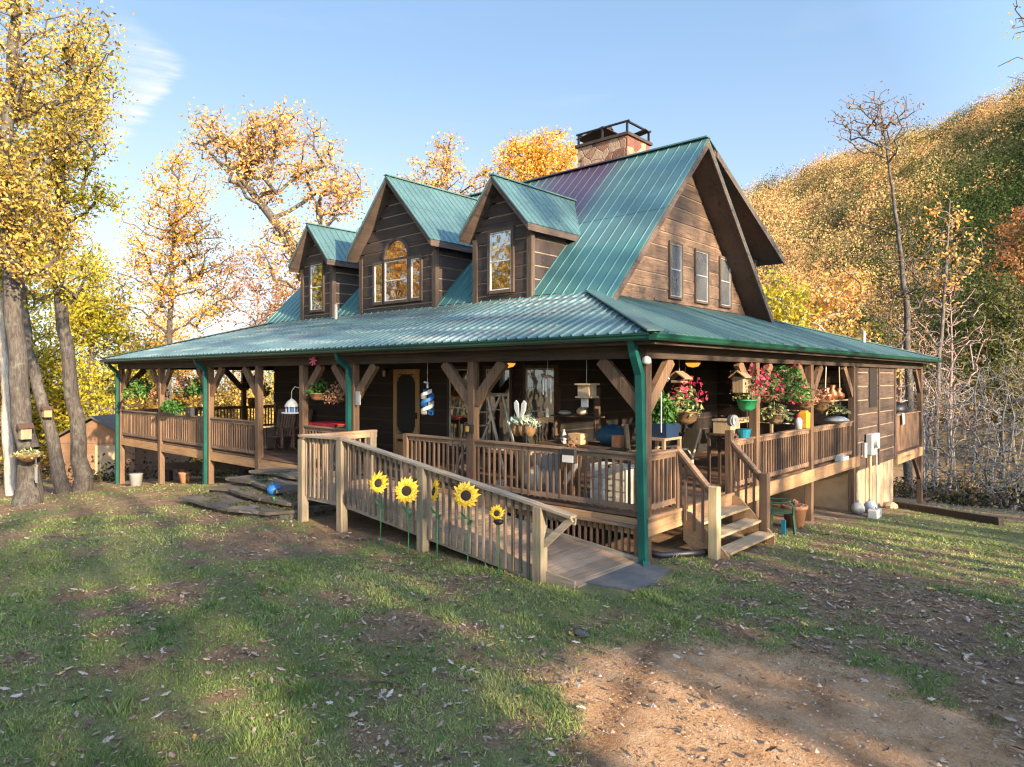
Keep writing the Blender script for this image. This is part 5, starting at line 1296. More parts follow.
p = ony(279, 432, 1.3); rocker(p[0], 1.3, .5, 'dark wooden rocking chair in the open bay above the stone steps')
p = ony(294, 432, 1.75); rocker(p[0], 1.75, .2, 'dark wooden rocking chair behind the blue white birdhouse')
# blue and white birdhouse feeder on a hook
def bird_feeder():
    t = thing('birdhouse', (-9.85, -.12, 1.92), 'blue and white birdhouse feeder on a tray by the stone steps', 'birdhouse'); x, y, z = -9.85, -.12, 1.92
    MB().lathe((x, y, z), [(.24, 0), (.25, .02), (.24, .035)], 18).build('tray', M['white'], t)
    MB().lathe((x, y, z+.035), [(.10, 0), (.10, .14)], 10).build('wall', M['blue'], t)
    r = MB().lathe((x, y, z+.17), [(.17, 0), (.16, .04), (.10, .13), (.01, .2)], 12).build('roof', M['white'], t)
    p = MB()
    for k in range(6): a = k*1.05; p.box(x+.13*math.cos(a)-.012, x+.13*math.cos(a)+.012, y+.13*math.sin(a)-.012, y+.13*math.sin(a)+.012, z+.03, z+.18)
    p.build('post', M['white'], t)
    MB().tube([(x, y, z+.36), (x, y, z+.55), (x+.1, y+.03, z+.66), (x+.3, y+.06, z+.62)], .008, 5).build('hook', M['lgrey'], t)
bird_feeder()
t = thing('patio_table', (-9.2, .6, DK), 'small porch table under a red cloth', 'table')
MB().box(-9.75, -8.6, .3, .9, DK+.93, DK+.97).build('table_top', M['rock'], t)
for sx in (-9.7, -8.65):
    for sy in (.35, .85): MB().box(sx-.03, sx+.03, sy-.03, sy+.03, DK, DK+.93).build('leg', M['rock'], t)
rc = MB(); rc.box(-9.8, -8.55, .24, .96, DK+.972, DK+1.0); rc.box(-9.8, -8.55, .235, .245, DK+.80, DK+.99)
single(rc, 'tablecloth', M['red'], 'red cloth spread over the porch table', 'tablecloth')
# small hanging ornaments of the front porch
def hang_line(x, y, z0, z1, parent): MB().tube([(x, y, z0), (x, y, z1)], .005, 4).build('cord', M['lgrey'], parent)
t = thing('flower_ornament', (-8.75, -.2, 3.12), 'pink flower ornament dangling from the gutter', 'ornament')
m = MB()
for k in range(7):
    a = k*.9; m.beam((-8.75+.02*math.cos(a), -.2, 3.2+.02*math.sin(a)), (-8.75+.15*math.cos(a), -.22, 3.2+.12*math.sin(a)), .035, .012, (0, 1, 0))
m.build('petals', M['pink'], t); hang_line(-8.75, -.2, 3.2, 3.4, t)
t = thing('hummingbird_feeder', (-9.0, .12, 2.84), 'tiny white bird feeder under the pink flower', 'feeder')
MB().lathe((-9.0, .12, 2.84), [(.05, 0), (.05, .03), (.03, .05), (.035, .16), (.01, .18)], 10).build('bottle', M['white'], t); hang_line(-9.0, .12, 3.0, 3.11, t)
t = thing('dragonfly_ornament', (-7.95, .1, 2.7), 'white dragonfly ornament on a bracket near downspout', 'ornament')
m = MB(); m.tube([(-8.12, .1, 2.76), (-7.95, .1, 2.74), (-7.8, .1, 2.79)], [.012, .02, .01], 6); m.build('body', M['white'], t)
m = MB()
for s in (-1, 1): m.ellip((-7.98+s*.02, .1, 2.74+s*.07), .06, .02, .06, 8, 5)
m.build('wing', M['white'], t); MB().tube([(-7.8, .1, 2.79), (-7.52, .02, 2.86)], .008, 5).build('bracket', M['lgrey'], t)
single(MB().box(-7.30, -7.14, -.06, -.035, 2.2, 2.5).box(-7.27, -7.17, -.064, -.06, 2.26, 2.44), 'plaque', M['lgrey'], 'small pale plaque hung on the post beside the ramp landing', 'plaque')
p = ony(384, 372, 2.3)
t = thing('wall_lamp', (p[0], 2.36, p[2]-.15), 'pale lantern on the log wall beside the screen door', 'lamp')
MB().lathe((p[0], 2.3, p[2]-.12), [(.03, 0), (.045, .14), (.02, .18)], 8).build('shade', M['cream'], t); MB().box(p[0]-.03, p[0]+.03, 2.32, 2.4, p[2], p[2]+.1).build('bracket', M['black'], t)
# spiral wind spinner
def spinner():
    x, y, z = -5.1, .12, 2.04; t = thing('wind_spinner', (x, y, z), 'blue and white spiral wind spinner hanging from the porch beam', 'wind spinner')
    for nm, ph, mat in (('blue_ribbon', 0, 'blue'), ('white_ribbon', math.pi, 'white')):
        m = MB(); n = 60; vs = []; fs = []
        for i in range(n+1):
            a = ph+i/n*2*math.pi*1.5; q = z+.46*i/n; r = .135
            for rr, dz in ((.015, .02), (r, .0), (r, .075), (.015, .055)): vs.append((x+rr*math.cos(a), y+rr*math.sin(a), q+dz))
        for i in range(n):
            for j in range(4): fs.append((i*4+j, i*4+(j+1) % 4, (i+1)*4+(j+1) % 4, (i+1)*4+j))
        m.add(vs, fs).build(nm, M[mat], t)
    MB().tube([(x, y, z+.55), (x, y, z+.66), (x-.1, y, z+.67)], .02, 6).build('hanger', M['white'], t); hang_line(x, y, z+.66, 3.11, t)
spinner()
# step ladder standing open behind the rail
def ladder():
    t = thing('step_ladder', (-4.1, .9, DK), 'open aluminium step ladder behind the front rail post', 'ladder'); zt = 2.45
    for y in (.7, 1.15):
        MB().beam((-4.98, y-.03, DK), (-4.05, y+.02, zt), .025, .045).build('leg', M['alu'], t); MB().beam((-3.42, y-.03, DK), (-3.98, y+.02, zt-.02), .03, .05).build('leg', M['alu'], t)
    for k in range(1, 6):
        f = k/6.2; x = -4.98+.93*f; z = DK+(zt-DK)*f; MB().box(x-.05, x+.05, .70, 1.15, z-.015, z+.015).build('step', M['alu'], t)
    MB().box(-4.14, -3.90, .66, 1.2, zt-.02, zt+.04).build('top_cap', M['lgrey'], t)
ladder()
t = thing('solar_light', (-3.67, -.09, 1.76), 'small black solar light strapped to the front porch post', 'solar light')
MB().box(-3.76, -3.58, -.15, -.083, 1.78, 1.93).build('housing', M['dark'], t); MB().box(-3.72, -3.64, -.157, -.149, 1.80, 1.90).build('lens', M['yellow'], t)
t = thing('solar_light', (-1.36, -.03, RT-.24), 'black box light with white lens fixed on the front rail', 'solar light')
MB().box(-1.50, -1.22, -.13, -.06, RT-.23, RT-.0).build('housing', M['dark'], t, bevel=.01); MB().box(-1.47, -1.25, -.14, -.128, RT-.215, RT-.10).build('lens', M['white'], t)
# lobed basket with succulents and a pair of angel wings
def angel():
    x, y, z = -2.52, .1, 1.78; t = thing('hanging_basket', (x, y, z), 'three lobed basket with succulents and white angel wings', 'hanging basket', 'hanging plant baskets')
    m = MB()
    for k in (-1, 0, 1): m.ellip((x+k*.15, y, z+.12), .10, .12, .15, 10, 7)
    m.build('pot', M['coco'], t, True); tuft('foliage', (x, y, z+.28), (.38, .18, .10), 260, .09, 'succ', t)
    m = MB()
    for s in (-1, 1):
        pts = [(x+s*.01, z+.30), (x+s*.05, z+.32), (x+s*.12, z+.46), (x+s*.135, z+.58), (x+s*.09, z+.62), (x+s*.04, z+.56)]
        m.prism([(a, y-.1, b) for a, b in pts], (0, .03, 0))
    m.build('angel_wing', M['white'], t); w = MB()
    for s in (-.28, .28): w.tube([(x+s, y, z+.2), (x, y, z+.9), (x, y, 3.1)], .005, 4)
    w.build('hanger', M['black'], t)
    planter((x+.62, y+.55, DK), (.3, .3, .85), 'slim dark pot stand beside the succulent basket', 'coco', [('dry', 60, .1, .2, .15, .08)], 'pot_stand', 'plant stand')
angel()
def chime():
    x, y = -2.0, .14; t = thing('wind_chime', (x, y, 2.2), 'long tubular wind chime glinting under the front beam', 'wind chime')
    MB().lathe((x, y, 2.80), [(.10, 0), (.11, .02), (.04, .05)], 14).build('top_plate', M['birdw'], t); hang_line(x, y, 2.84, 3.11, t)
    for k in range(5): a = k*1.256; MB().tube([(x+.075*math.cos(a), y+.075*math.sin(a), 2.78), (x+.075*math.cos(a), y+.075*math.sin(a), 2.36+.05*k)], .013, 6).build('chime_tube', M['alu'], t)
    MB().tube([(x, y, 2.80), (x, y, 2.26)], .004, 4).build('cord', M['lgrey'], t); MB().box(x-.022, x+.022, y-.006, y+.006, 2.12, 2.27).build('striker', M['cream'], t)
chime()
t = thing('bamboo_feeder', (-1.16, .12, 2.36), 'square bamboo hanging feeder with small white tag below', 'feeder')
MB().box(-1.27, -1.05, .02, .24, 2.50, 2.68).build('body', M['bamboo'], t); m = MB(); m.box(-1.31, -1.01, -.02, .28, 2.681, 2.71); m.build('roof', M['bamboo'], t); MB().box(-1.30, -1.02, -.01, .27, 2.47, 2.498).build('tray', M['bamboo'], t)
MB().box(-1.23, -1.10, .06, .08, 2.32, 2.46).build('name_tag', M['white'], t); hang_line(-1.16, .12, 2.71, 3.11, t)
# lamps in the porch ceiling
for p, lb in (((-3.6, .9), 'lit round ceiling lamp over the front porch by the ladder'), ((-.7, 2.95), 'lit round ceiling lamp over the side porch near the stairs')):
    t = thing('ceiling_lamp', (*p, 3.0), lb, 'lamp', 'lit porch ceiling lamps')
    MB().lathe((*p, 3.085), [(.15, 0), (.15, .034), (.03, .05), (.03, .234)], 18).build('mount', M['copper'], t); MB().lathe((*p, 3.0), [(.02, 0), (.10, .02), (.14, .07), (.14, .084)], 18).build('lamp_shade', M['lamp'], t, True)
t = thing('floodlight', (.02, -.12, 2.98), 'white twin floodlight under the porch corner', 'floodlight')
for s in (-1, 1): MB().lathe((.03+s*.09, -.14, 3.0), [(.04, 0), (.075, .03), (.06, .10), (.02, .13)], 12).build('lamp_head', M['white'], t, True)
MB().box(-.03, .08, -.115, -.092, 3.08, 3.16).build('bracket', M['dark'], t)
# clutter on and under a work table inside the corner of the porch
def clutter():
    y = 1.75; t = thing('work_table', (-2.2, y, DK), 'cluttered work table inside the dark porch corner', 'table')
    MB().box(-3.3, -1.2, y-.35, y+.35, DK+.80, DK+.84).build('table_top', M['rock'], t)
    for x in (-3.25, -1.25):
        for q in (-.3, .3): MB().box(x-.03, x+.03, y+q-.03, y+q+.03, DK, DK+.8).build('leg', M['rock'], t)
    zt = DK+.842
    m = MB(); k = 0; m.ellip((-1.75, y+.05, zt+.18), .36, .25, .20, 14, 9, .12); single(m, 'tarpaulin', M['bluecl'], 'blue tarp bundled on the work table', 'tarp', smooth=True)
    single(MB().box(-2.55, -2.25, y-.3, y-.05, zt, zt+.2), 'cardboard_box', M['kraft'], 'small cardboard box on the work table', 'box')
    single(MB().box(-1.55, -1.38, y-.3, y-.15, zt, zt+.22), 'carton', M['terra'], 'reddish carton in front of the blue tarp', 'carton')
    single(MB().lathe((-2.72, y-.2, zt), [(.05, 0), (.05, .16), (.02, .22), (.02, .26)], 10), 'bottle', M['lgrey'], 'pale bottle beside the cardboard box', 'bottle', smooth=True)
    single(MB().lathe((-2.62, y-.33, zt), [(.03, 0), (.055, .04), (.05, .1), (.01, .11)], 10), 'cup', M['white'], 'white cup left on the table front', 'cup')
    single(MB().beam((-1.16, y-.3, DK+.5), (-1.36, y-.12, DK+1.25), .06, .12), 'board', M['bamboo'], 'pale board leaning at the end of the work table', 'board')
    s = thing('wall_shelf', (-2.9, 2.2, 1.9), 'narrow shelf in the dark corner of the porch', 'shelf')
    for x in (-3.4, -2.4): MB().box(x-.02, x+.02, 2.12, 2.3, 1.6, 2.6).build('bracket', M['rock'], s)
    MB().box(-3.5, -2.3, 2.1, 2.34, 2.0, 2.03).build('shelf_board', M['rock'], s)
    single(MB().ellip((-2.75, 2.2, 2.12), .13, .1, .09, 12, 8, .05), 'shell', M['cream'], 'pale shell on the dark corner shelf', 'shell', smooth=True)
    single(MB().ellip((-3.2, 2.2, 2.08), .16, .08, .05, 12, 8, .05), 'dish', M['white'], 'white dish on the dark corner shelf', 'dish', smooth=True)
clutter()
def behind_rail():
    p = ony(554, 470, .9); single(MB().prism([(p[0]-.35, .75, DK+.001), (p[0]+.35, .75, DK+.001), (p[0]+.38, .72, DK+.7), (p[0]-.38, .72, DK+.7)], (0, .5, 0)), 'storage_bin', M['grey'], 'large grey storage bin behind the front rail', 'bin')
    p = ony(536, 470, .6); t = thing('sack', (p[0], .6, DK), 'round pale sack slumped behind the rail balusters', 'sack'); MB().ellip((p[0], .6, DK+.24), .24, .22, .25, 16, 10, .03).build('bag', M['cream'], t, True); MB().lathe((p[0], .6, DK+.46), [(.06, 0), (.03, .05), (.07, .1)], 8).build('knot', M['cream'], t)
    p = ony(533, 458, 1.1); single(MB().ellip((p[0]-.1, 1.1, DK+.42), .32, .2, .42, 14, 9, .06), 'burlap_sack', M['tan'], 'tall brown burlap sack behind the pale sack', 'sack', smooth=True)
    for px, w, lb, mt in ((605, .2, 'white slatted drawer unit left end', 'white'), (620, .2, 'plain white drawer unit beside the slatted one', 'cream')):
        p = ony(px, 468, .7); t = thing('drawer_unit', (p[0], .75, DK), lb.replace(' left end', ' behind the front rail'), 'drawers', 'white drawer units behind the rail')
        MB().box(p[0]-w, p[0]+w, .55, .95, DK+.001, DK+.64).build('body', M[mt], t)
        for k in range(3): d = MB().box(p[0]-w+.02, p[0]+w-.02, .53, .549, DK+.03+.2*k, DK+.2+.2*k).build('drawer', M[mt], t); MB().box(p[0]-.05, p[0]+.05, .515, .53, DK+.12+.2*k, DK+.14+.2*k).build('handle', M['lgrey'], d)
    p = ony(571, 463, .5); single(MB().tube([(p[0]-.1, .45, DK+.25), (p[0]+.12, .5, DK+.62)], .045, 8), 'paper_roll', M['white'], 'white paper roll leaning by the grey bin', 'roll')
    p = ony(500, 478, .5); single(MB().lathe((p[0], .5, DK+.001), [(.1, 0), (.14, .14), (.13, .15)], 12), 'bowl', M['cream'], 'pale bowl on the porch floor by the ladder', 'bowl')
behind_rail()
# corner of the side porch: tall stand with a blue planter, chair, flower basket
t = thing('plant_stand', (-.55, 1.45, DK), 'tall wooden plant stand just inside the green downspout', 'plant stand')
MB().box(-.80, -.30, 1.15, 1.75, 1.74, 1.78).build('table_top', M['birdw'], t)
for x in (-.77, -.33):
    for y in (1.18, 1.72): MB().box(x-.025, x+.025, y-.025, y+.025, DK, 1.74).build('leg', M['birdw'], t)
MB().box(-.78, -.32, 1.16, 1.74, 1.5, 1.53).build('shelf', M['birdw'], t)
planter((-.55, 1.45, 1.782), (.52, .52, .24), 'dark blue square pot of bright green leaves on the stand', 'dblue', [('plant', 520, .22, .34, .34, .11)], 'potted_plant', 'potted plant')
t = thing('shepherd_hook', (-.25, .95, 2.0), 'pale curled plant hook near the corner post', 'hook')
MB().tube([(-.25, .95, 1.9), (-.25, .95, 2.72), (-.22, .96, 2.82), (-.16, .98, 2.84), (-.13, .99, 2.78), (-.16, .98, 2.74)], .012, 6).build('rod', M['alu'], t)
hanging((-.25, 1.78, 2.0), 'wicker basket of pink fuchsia and yellowing leaves beside the corner post', 'coco', .23, .2, [('pale', 200, .22, .32, .30, .09), ('plant', 90, .2, .3, .26, .09)], 3.1, flowers=[('fuch', 110, .36, .40, .30, .075, .1)])
t = thing('roof_feeder', (-.3, 1.66, 2.74), 'little wooden gabled feeder above the fuchsia basket', 'feeder')
MB().prism([(-.48, 1.52, 2.80), (-.3, 1.52, 2.92), (-.12, 1.52, 2.80), (-.12, 1.52, 2.775), (-.3, 1.52, 2.895), (-.48, 1.52, 2.775)], (0, .28, 0)).build('roof', M['birdw'], t); MB().box(-.40, -.20, 1.55, 1.77, 2.72, 2.76).build('tray', M['birdw'], t); hang_line(-.3, 1.66, 2.9, 3.11, t)
def patio_chair():
    x, y, z = -1.5, 3.7, DK; t = thing('patio_chair', (x, y, z), 'pale tube framed patio chair with tan mesh back', 'chair'); c = (x, y); rot = -.6
    for s in (-.28, .28): MB().tube([(x+s, y-.3, z), (x+s, y-.28, z+.58), (x+s, y-.2, z+.66), (x+s, y+.15, z+.66), (x+s, y+.26, z+.5), (x+s, y+.3, z)], .02, 8).rotz(rot, c).build('frame', M['chairm'], t, True)
    m = MB(); m.add([(x-.26, y-.26, z+.42), (x+.26, y-.26, z+.42), (x+.26, y+.24, z+.38), (x-.26, y+.24, z+.38), (x-.26, y-.26, z+.44), (x+.26, y-.26, z+.44), (x+.26, y+.24, z+.40), (x-.26, y+.24, z+.40)], [(0, 3, 2, 1), (4, 5, 6, 7), (0, 1, 5, 4), (1, 2, 6, 5), (2, 3, 7, 6), (3, 0, 4, 7)]).rotz(rot, c); m.build('seat', M['tan'], t)
    MB().beam((x, y+.24, z+.42), (x, y+.44, z+1.05), .54, .025).rotz(rot, c).build('backrest', M['tan'], t)
    for s in (-.28, .28): MB().tube([(x+s, y+.24, z+.4), (x+s, y+.45, z+1.07)], .018, 6).rotz(rot, c).build('back_post', M['chairm'], t)
patio_chair()
# flowers, baskets and pots along the side porch
t = thing('birdhouse', (.0, 3.5, 2.52), 'tall unpainted birdhouse hung beyond the stairs', 'birdhouse')
b_ = MB().box(-.10, .10, 3.38, 3.62, 2.52, 2.82).build('wall', M['birdw'], t); MB().prism([(-.16, 3.33, 2.82), (0, 3.33, 2.94), (.16, 3.33, 2.82), (.16, 3.33, 2.80), (0, 3.33, 2.915), (-.16, 3.33, 2.80)], (0, .34, 0)).build('roof', M['birdw'], t)
MB().tube([(.101, 3.5, 2.69), (.104, 3.5, 2.69)], .03, 10).build('entrance_hole', M['black'], t); hang_line(0, 3.5, 2.92, 3.11, t)
hanging((.02, 3.75, 2.16), 'bright green pot of trailing pink fuchsia past the stairs', 'green', .19, .2, [('pale', 130, .26, .32, .26, .09)], 3.1, flowers=[('fuch', 120, .42, .40, .34, .075, .1)])
hanging((.02, 4.55, 2.30), 'bushy basket covered in pink blossoms next to the green pot', 'coco', .2, .14, [('plant', 220, .24, .44, .34, .09), ('pale', 120, .22, .40, .30, .08)], 3.1, flowers=[('fuch', 230, .26, .46, .38, .075, .0)])
hanging((.02, 5.6, 2.32), 'largest flowering basket, dark green leaves with pink fringe', 'coco', .24, .16, [('plant', 620, .26, .56, .42, .12), ('pale', 120, .2, .5, .3, .1)], 3.1, flowers=[('fuch', 190, .22, .30, .50, .08, .55)])
hanging((.04, 5.15, 1.84), 'low wooden basket with pale yellow green leaves under the blossoms', 'birdw', .2, .2, [('pale', 240, .1, .36, .16, .10)], 2.5, flowers=[('fuch', 20, .12, .4, .1, .07, .3)])
hanging((.02, 6.85, 2.10), 'square coco basket of yellow brown leaves by the third post', 'coco', .23, .2, [('dry', 170, .16, .34, .24, .10), ('pale', 90, .2, .3, .2, .10)], 3.1)
hanging((.02, 7.9, 2.0), 'rounded coco basket of tan leaves beyond the third post', 'coco', .25, .24, [('dry', 220, .14, .36, .22, .10)], 3.1)
def copper_shelf():
    t = thing('hanging_shelf', (.0, 9.0, 2.22), 'shelf hung on ropes below the side beam', 'shelf')
    MB().box(-.16, .16, 8.35, 9.75, 2.22, 2.25).build('shelf_board', M['birdw'], t)
    for y in (8.45, 9.65): MB().tube([(0, y, 2.25), (0, y+(.3 if y < 9 else -.3)*.3, 3.1)], .012, 5).build('rope', M['chairm'], t)
    for y, h, lb in ((8.55, .30, 'copper jug at the near end of the hanging shelf'), (9.0, .36, 'tall copper lantern in the middle of the hanging shelf'), (9.5, .28, 'copper jug at the far end of the hanging shelf')):
        single(MB().lathe((0, y, 2.251), [(.10, 0), (.15, h*.2), (.15, h*.45), (.06, h*.75), (.09, h), (.07, h*1.02)], 14), 'copper_jug', M['copper'], lb, 'jug', 'copper jugs on the hanging shelf', smooth=True)
    hanging((.02, 9.1, 1.86), 'dark basket with olive leaves below the copper jugs', 'black', .2, .18, [('pale', 140, .06, .36, .12, .12)], 2.2)
copper_shelf()
m = MB().lathe((0, 9.3, RT+.02), [(.12, 0), (.30, .06), (.32, .08), (.2, .16), (.05, .18)], 16); single(m, 'dish', M['white'], 'white covered dish standing on the side porch rail', 'dish', smooth=True)
t = thing('canister', (0, 6.98, RT+.02), 'yellow square canister on the side rail', 'canister'); MB().box(-.1, .1, 6.88, 7.12, RT+.02, RT+.38).build('body', M['yellow'], t, bevel=.02); MB().box(-.06, .06, 6.92, 7.08, RT+.38, RT+.42).build('lid', M['yellow'], t)
t = thing('spray_bottle', (0, 6.62, RT+.02), 'white bottle with dark red cap on the side rail', 'bottle'); MB().lathe((0, 6.62, RT+.02), [(.08, 0), (.08, .2), (.04, .26)], 12).build('body', M['white'], t, True); MB().lathe((0, 6.62, RT+.28), [(.045, 0), (.045, .07)], 10).build('cap', M['red'], t)
t = thing('alarm_clock', (.0, 3.14, RT+.24), 'round silver clock face on the stair newel post', 'clock')
MB().tube([(.06, 3.10, RT+.375), (-.02, 3.13, RT+.375)], .11, 18).build('case', M['alu'], t); MB().tube([(.066, 3.10, RT+.375), (.061, 3.10, RT+.375)], .085, 18).build('dial', M['white'], t); m = MB(); m.box(.066, .072, 3.095, 3.105, RT+.375, RT+.44); m.box(.066, .072, 3.10, 3.15, RT+.37, RT+.38); m.build('hands', M['black'], t)
single(MB().lathe((0, 3.68, RT+.02), [(.1, 0), (.13, .16), (.14, .17), (.12, .17)], 14), 'tub', M['tealp'], 'small turquoise tub on the side rail', 'tub', smooth=False)
single(MB().box(-.5, -.15, 3.4, 3.75, RT+.10, RT+.34).box(-.52, -.13, 3.38, 3.77, RT+.34, RT+.37), 'wicker_box', M['bamboo'], 'tan wicker box behind the turquoise tub', 'box')
t = thing('side_table', (-.33, 3.57, DK), 'plain wooden table holding the tan wicker box', 'table'); MB().box(-.6, -.1, 3.3, 3.85, RT+.06, RT+.098).build('table_top', M['rock'], t)
for x in (-.56, -.14):
    for y in (3.34, 3.81): MB().box(x-.025, x+.025, y-.025, y+.025, DK, RT+.06).build('leg', M['rock'], t)
t = thing('porch_bench', (-.8, 7.3, DK), 'pale wooden bench with open arched back on the side porch', 'bench')
MB().box(-1.1, -.55, 5.9, 8.0, DK+.42, DK+.46).build('seat', M['bamboo'], t)
m = MB(); m.box(-1.14, -1.09, 5.9, 6.0, DK, DK+1.2); m.box(-1.14, -1.09, 7.9, 8.0, DK, DK+1.2); m.box(-1.14, -1.09, 6.0, 7.9, DK+1.08, DK+1.2); m.build('backrest', M['bamboo'], t)
for y in (5.95, 7.95): MB().box(-.62, -.55, y-.04, y+.04, DK, DK+.7).build('leg', M['bamboo'], t)
single(MB().box(.0, .14, 9.2, 9.9, DK+.004, DK+.09).box(.0, .13, 9.25, 9.5, DK+.09, DK+.14), 'tray', M['white'], 'white tray lying on the side deck edge', 'tray')
single(MB().ellip((.03, 3.2, .57), .08, .12, .06, 10, 6, .1), 'shoe', M['white'], 'pale shoe on the top stair tread', 'shoe', smooth=True)
# electric meter and pipes on the closed-in room
t = thing('electric_meter', (.1, 12.0, .7), 'grey electric meter box with conduit pipes on the log wall', 'meter')
MB().box(.03, .20, 11.85, 12.35, .62, 1.22).build('meter_box', M['grey'], t, bevel=.02); MB().tube([(.2, 12.1, .95), (.30, 12.1, .95)], .12, 16).build('meter_dial', M['lgrey'], t)
MB().box(.03, .16, 12.55, 12.85, .75, 1.2).build('switch_box', M['white'], t, bevel=.02)
MB().tube([(.1, 12.05, .62), (.1, 12.05, G(.1, 12.05))], .04, 8).build('conduit', M['tan'], t); MB().tube([(.1, 12.7, .75), (.1, 12.72, G(.1, 12.7))], .025, 8).build('conduit', M['lgrey'], t); MB().tube([(.1, 11.55, 1.0), (.1, 11.55, .6)], .05, 8).build('conduit', M['white'], t)
# grill with a towel on the back porch rail
t = thing('barbecue_grill', (-.25, 16.6, .35), 'black kettle grill standing on the back porch', 'grill')
MB().ellip((-.3, 16.9, 1.72), .32, .40, .26, 16, 10).build('kettle', M['black'], t, True); m = MB()
for a in (0, 2.1, 4.2): m.tube([(-.3+.2*math.cos(a), 16.9+.2*math.sin(a), 1.6), (-.3+.3*math.cos(a), 16.9+.3*math.sin(a), .35)], .015, 6)
m.build('stand', M['black'], t); MB().tube([(-.1, 16.6, 2.0), (0, 16.7, 2.03), (0, 17.0, 2.03), (-.1, 17.1, 2.0)], .015, 6).build('handle', M['lgrey'], t)
single(MB().prism([(.06, 15.9, 1.64), (.065, 16.2, 1.64), (.075, 16.22, 1.3), (.07, 15.95, 1.25)], (.02, 0, 0)).box(-.07, .08, 15.9, 16.2, 1.63, 1.65), 'towel', M['lgrey'], 'grey towel hung over the back porch rail', 'towel')

# ------------------------------------------------------------------ in the yard
def sunflower(x, z, r, yaw, label, small=False):
    y = -2.02; g = G(x, y); t = thing('sunflower_stake', (x, y, g), label, 'garden stake', 'metal sunflower stakes along the ramp')
    MB().tube([(x, y, g-.1), (x+.01, y+.0, (g+z)/2), (x, y, z)], .009, 6).build('stem', M['stem'], t)
    if not small:
        m = MB()
        for s, q in ((-1, .42), (1, .50)):
            zz = z-q+.05; m.add([(x, y, zz), (x+s*.07, y-.03, zz+.09), (x+s*.13, y-.02, zz+.10), (x+s*.09, y-.02, zz+.01), (x+s*.07, y-.012, zz+.045)], [(0, 3, 4), (3, 2, 4), (2, 1, 4), (1, 0, 4)])
        m.build('leaf', M['stem'], t)
    ca, sa = math.cos(yaw), math.sin(yaw)
    def fin(m, nm, mat, sm=False):
        # the flower is made facing -y at the origin, tilted up a little, then turned
        out = []
        for (a, b, c) in m.v:
            b2, c2 = b*math.cos(.18)-c*math.sin(-.18), b*math.sin(-.18)*-1+c*math.cos(.18)
            out.append((x+a*ca-b2*sa, y-.03+a*sa+b2*ca, z+c2))
        m.v = out; return m.build(nm, M[mat], t, sm)
    m = MB()
    for ring, (n, r0, r1, off) in enumerate(((15, r*.35, r*1.0, 0.0), (15, r*.32, r*.86, .21), (13, r*.30, r*.70, .1))):
        for k in range(n):
            a = 2*math.pi*k/n+off+rnd.uniform(-.09, .09); w = r*rnd.uniform(.11, .16); r1_ = r1; r1 = r1_*rnd.uniform(.86, 1.08); d = -.010*ring; ux, uz = math.cos(a), math.sin(a)
            m.add([(ux*r0-uz*w*.5, d, uz*r0+ux*w*.5), (ux*(r0+r1)*.52-uz*w, d-.022, uz*(r0+r1)*.52+ux*w), (ux*r1, d+.012, uz*r1), (ux*(r0+r1)*.52+uz*w, d-.022, uz*(r0+r1)*.52-ux*w), (ux*r0+uz*w*.5, d, uz*r0-ux*w*.5), (ux*(r0+r1)*.5, d-.010, uz*(r0+r1)*.5)],
                  [(0, 1, 5), (1, 2, 5), (2, 3, 5), (3, 4, 5), (4, 0, 5)]); r1 = r1_
    fin(m, 'petals', 'petal')
    m = MB(); m.ellip((0, -.028, 0), r*.36, .022, r*.36, 16, 8); fin(m, 'seed_head', 'seed', True)
    if small:
        MB().ellip((x, y+.0, z-.13), .085, .06, .05, 10, 6).build('pinwheel_hub', M['black'], t, True)
sunflower(-3.85, 1.05, .20, .35, 'sunflower stake farthest from the ramp foot')
sunflower(-3.13, 1.00, .225, .65, 'broadest sunflower stake, second along the ramp rail')
sunflower(-2.45, 1.07, .20, -.45, 'sunflower stake turned edge on in front of a ramp post')
sunflower(-1.78, 1.08, .215, .75, 'tallest open sunflower right of the ramp post')
sunflower(-1.16, .90, .12, .6, 'smallest sunflower stake with a black hub under its petals', True)
def lawn_chair():
    x, y = .32, 4.75; z = G(x, y); t = thing('plastic_chair', (x, y, z), 'green plastic garden chair beside the side stairs', 'chair'); c = (x, y); rot = 1.9
    m = MB(); m.box(x-.22, x+.22, y-.22, y+.2, z+.40, z+.43); m.rotz(rot, c); m.build('seat', M['dgreen'], t, bevel=.015)
    for sx in (-.2, .2):
        for sy in (-.2, .18): MB().beam((x+sx, y+sy, z+.40), (x+sx*1.2, y+sy*1.25, z-.02), .045, .045).rotz(rot, c).build('leg', M['dgreen'], t)
    m = MB()
    for k in range(5): m.beam((x-.18+.09*k, y+.2, z+.42), (x-.2+.1*k, y+.30, z+.80+.05*math.sin(math.pi*k/4)), .05, .015)
    m.beam((x-.22, y+.31, z+.80), (x-.1, y+.31, z+.87), .03, .06); m.beam((x-.1, y+.31, z+.87), (x+.1, y+.31, z+.87), .03, .06); m.beam((x+.1, y+.31, z+.87), (x+.22, y+.31, z+.80), .03, .06)
    m.rotz(rot, c); m.build('backrest', M['dgreen'], t)
    for sx in (-.24, .24): MB().tube([(x+sx, y+.26, z+.62), (x+sx, y-.16, z+.62), (x+sx, y-.22, z+.56), (x+sx, y-.22, z+.4)], .022, 6).rotz(rot, c).build('arm', M['dgreen'], t)
lawn_chair()
single(MB().beam((.50, 4.35, G(.5, 4.35)-.02), (.50, 4.35, G(.5, 4.35)+.30), .08, .05), 'crate_panel', M['tealp'], 'turquoise panel leaning by the green garden chair', 'panel')
x, y = .22, 5.75; z = G(x, y); t = thing('flower_pot', (x, y, z), 'large terracotta pot with dead plant by the green chair', 'flower pot')
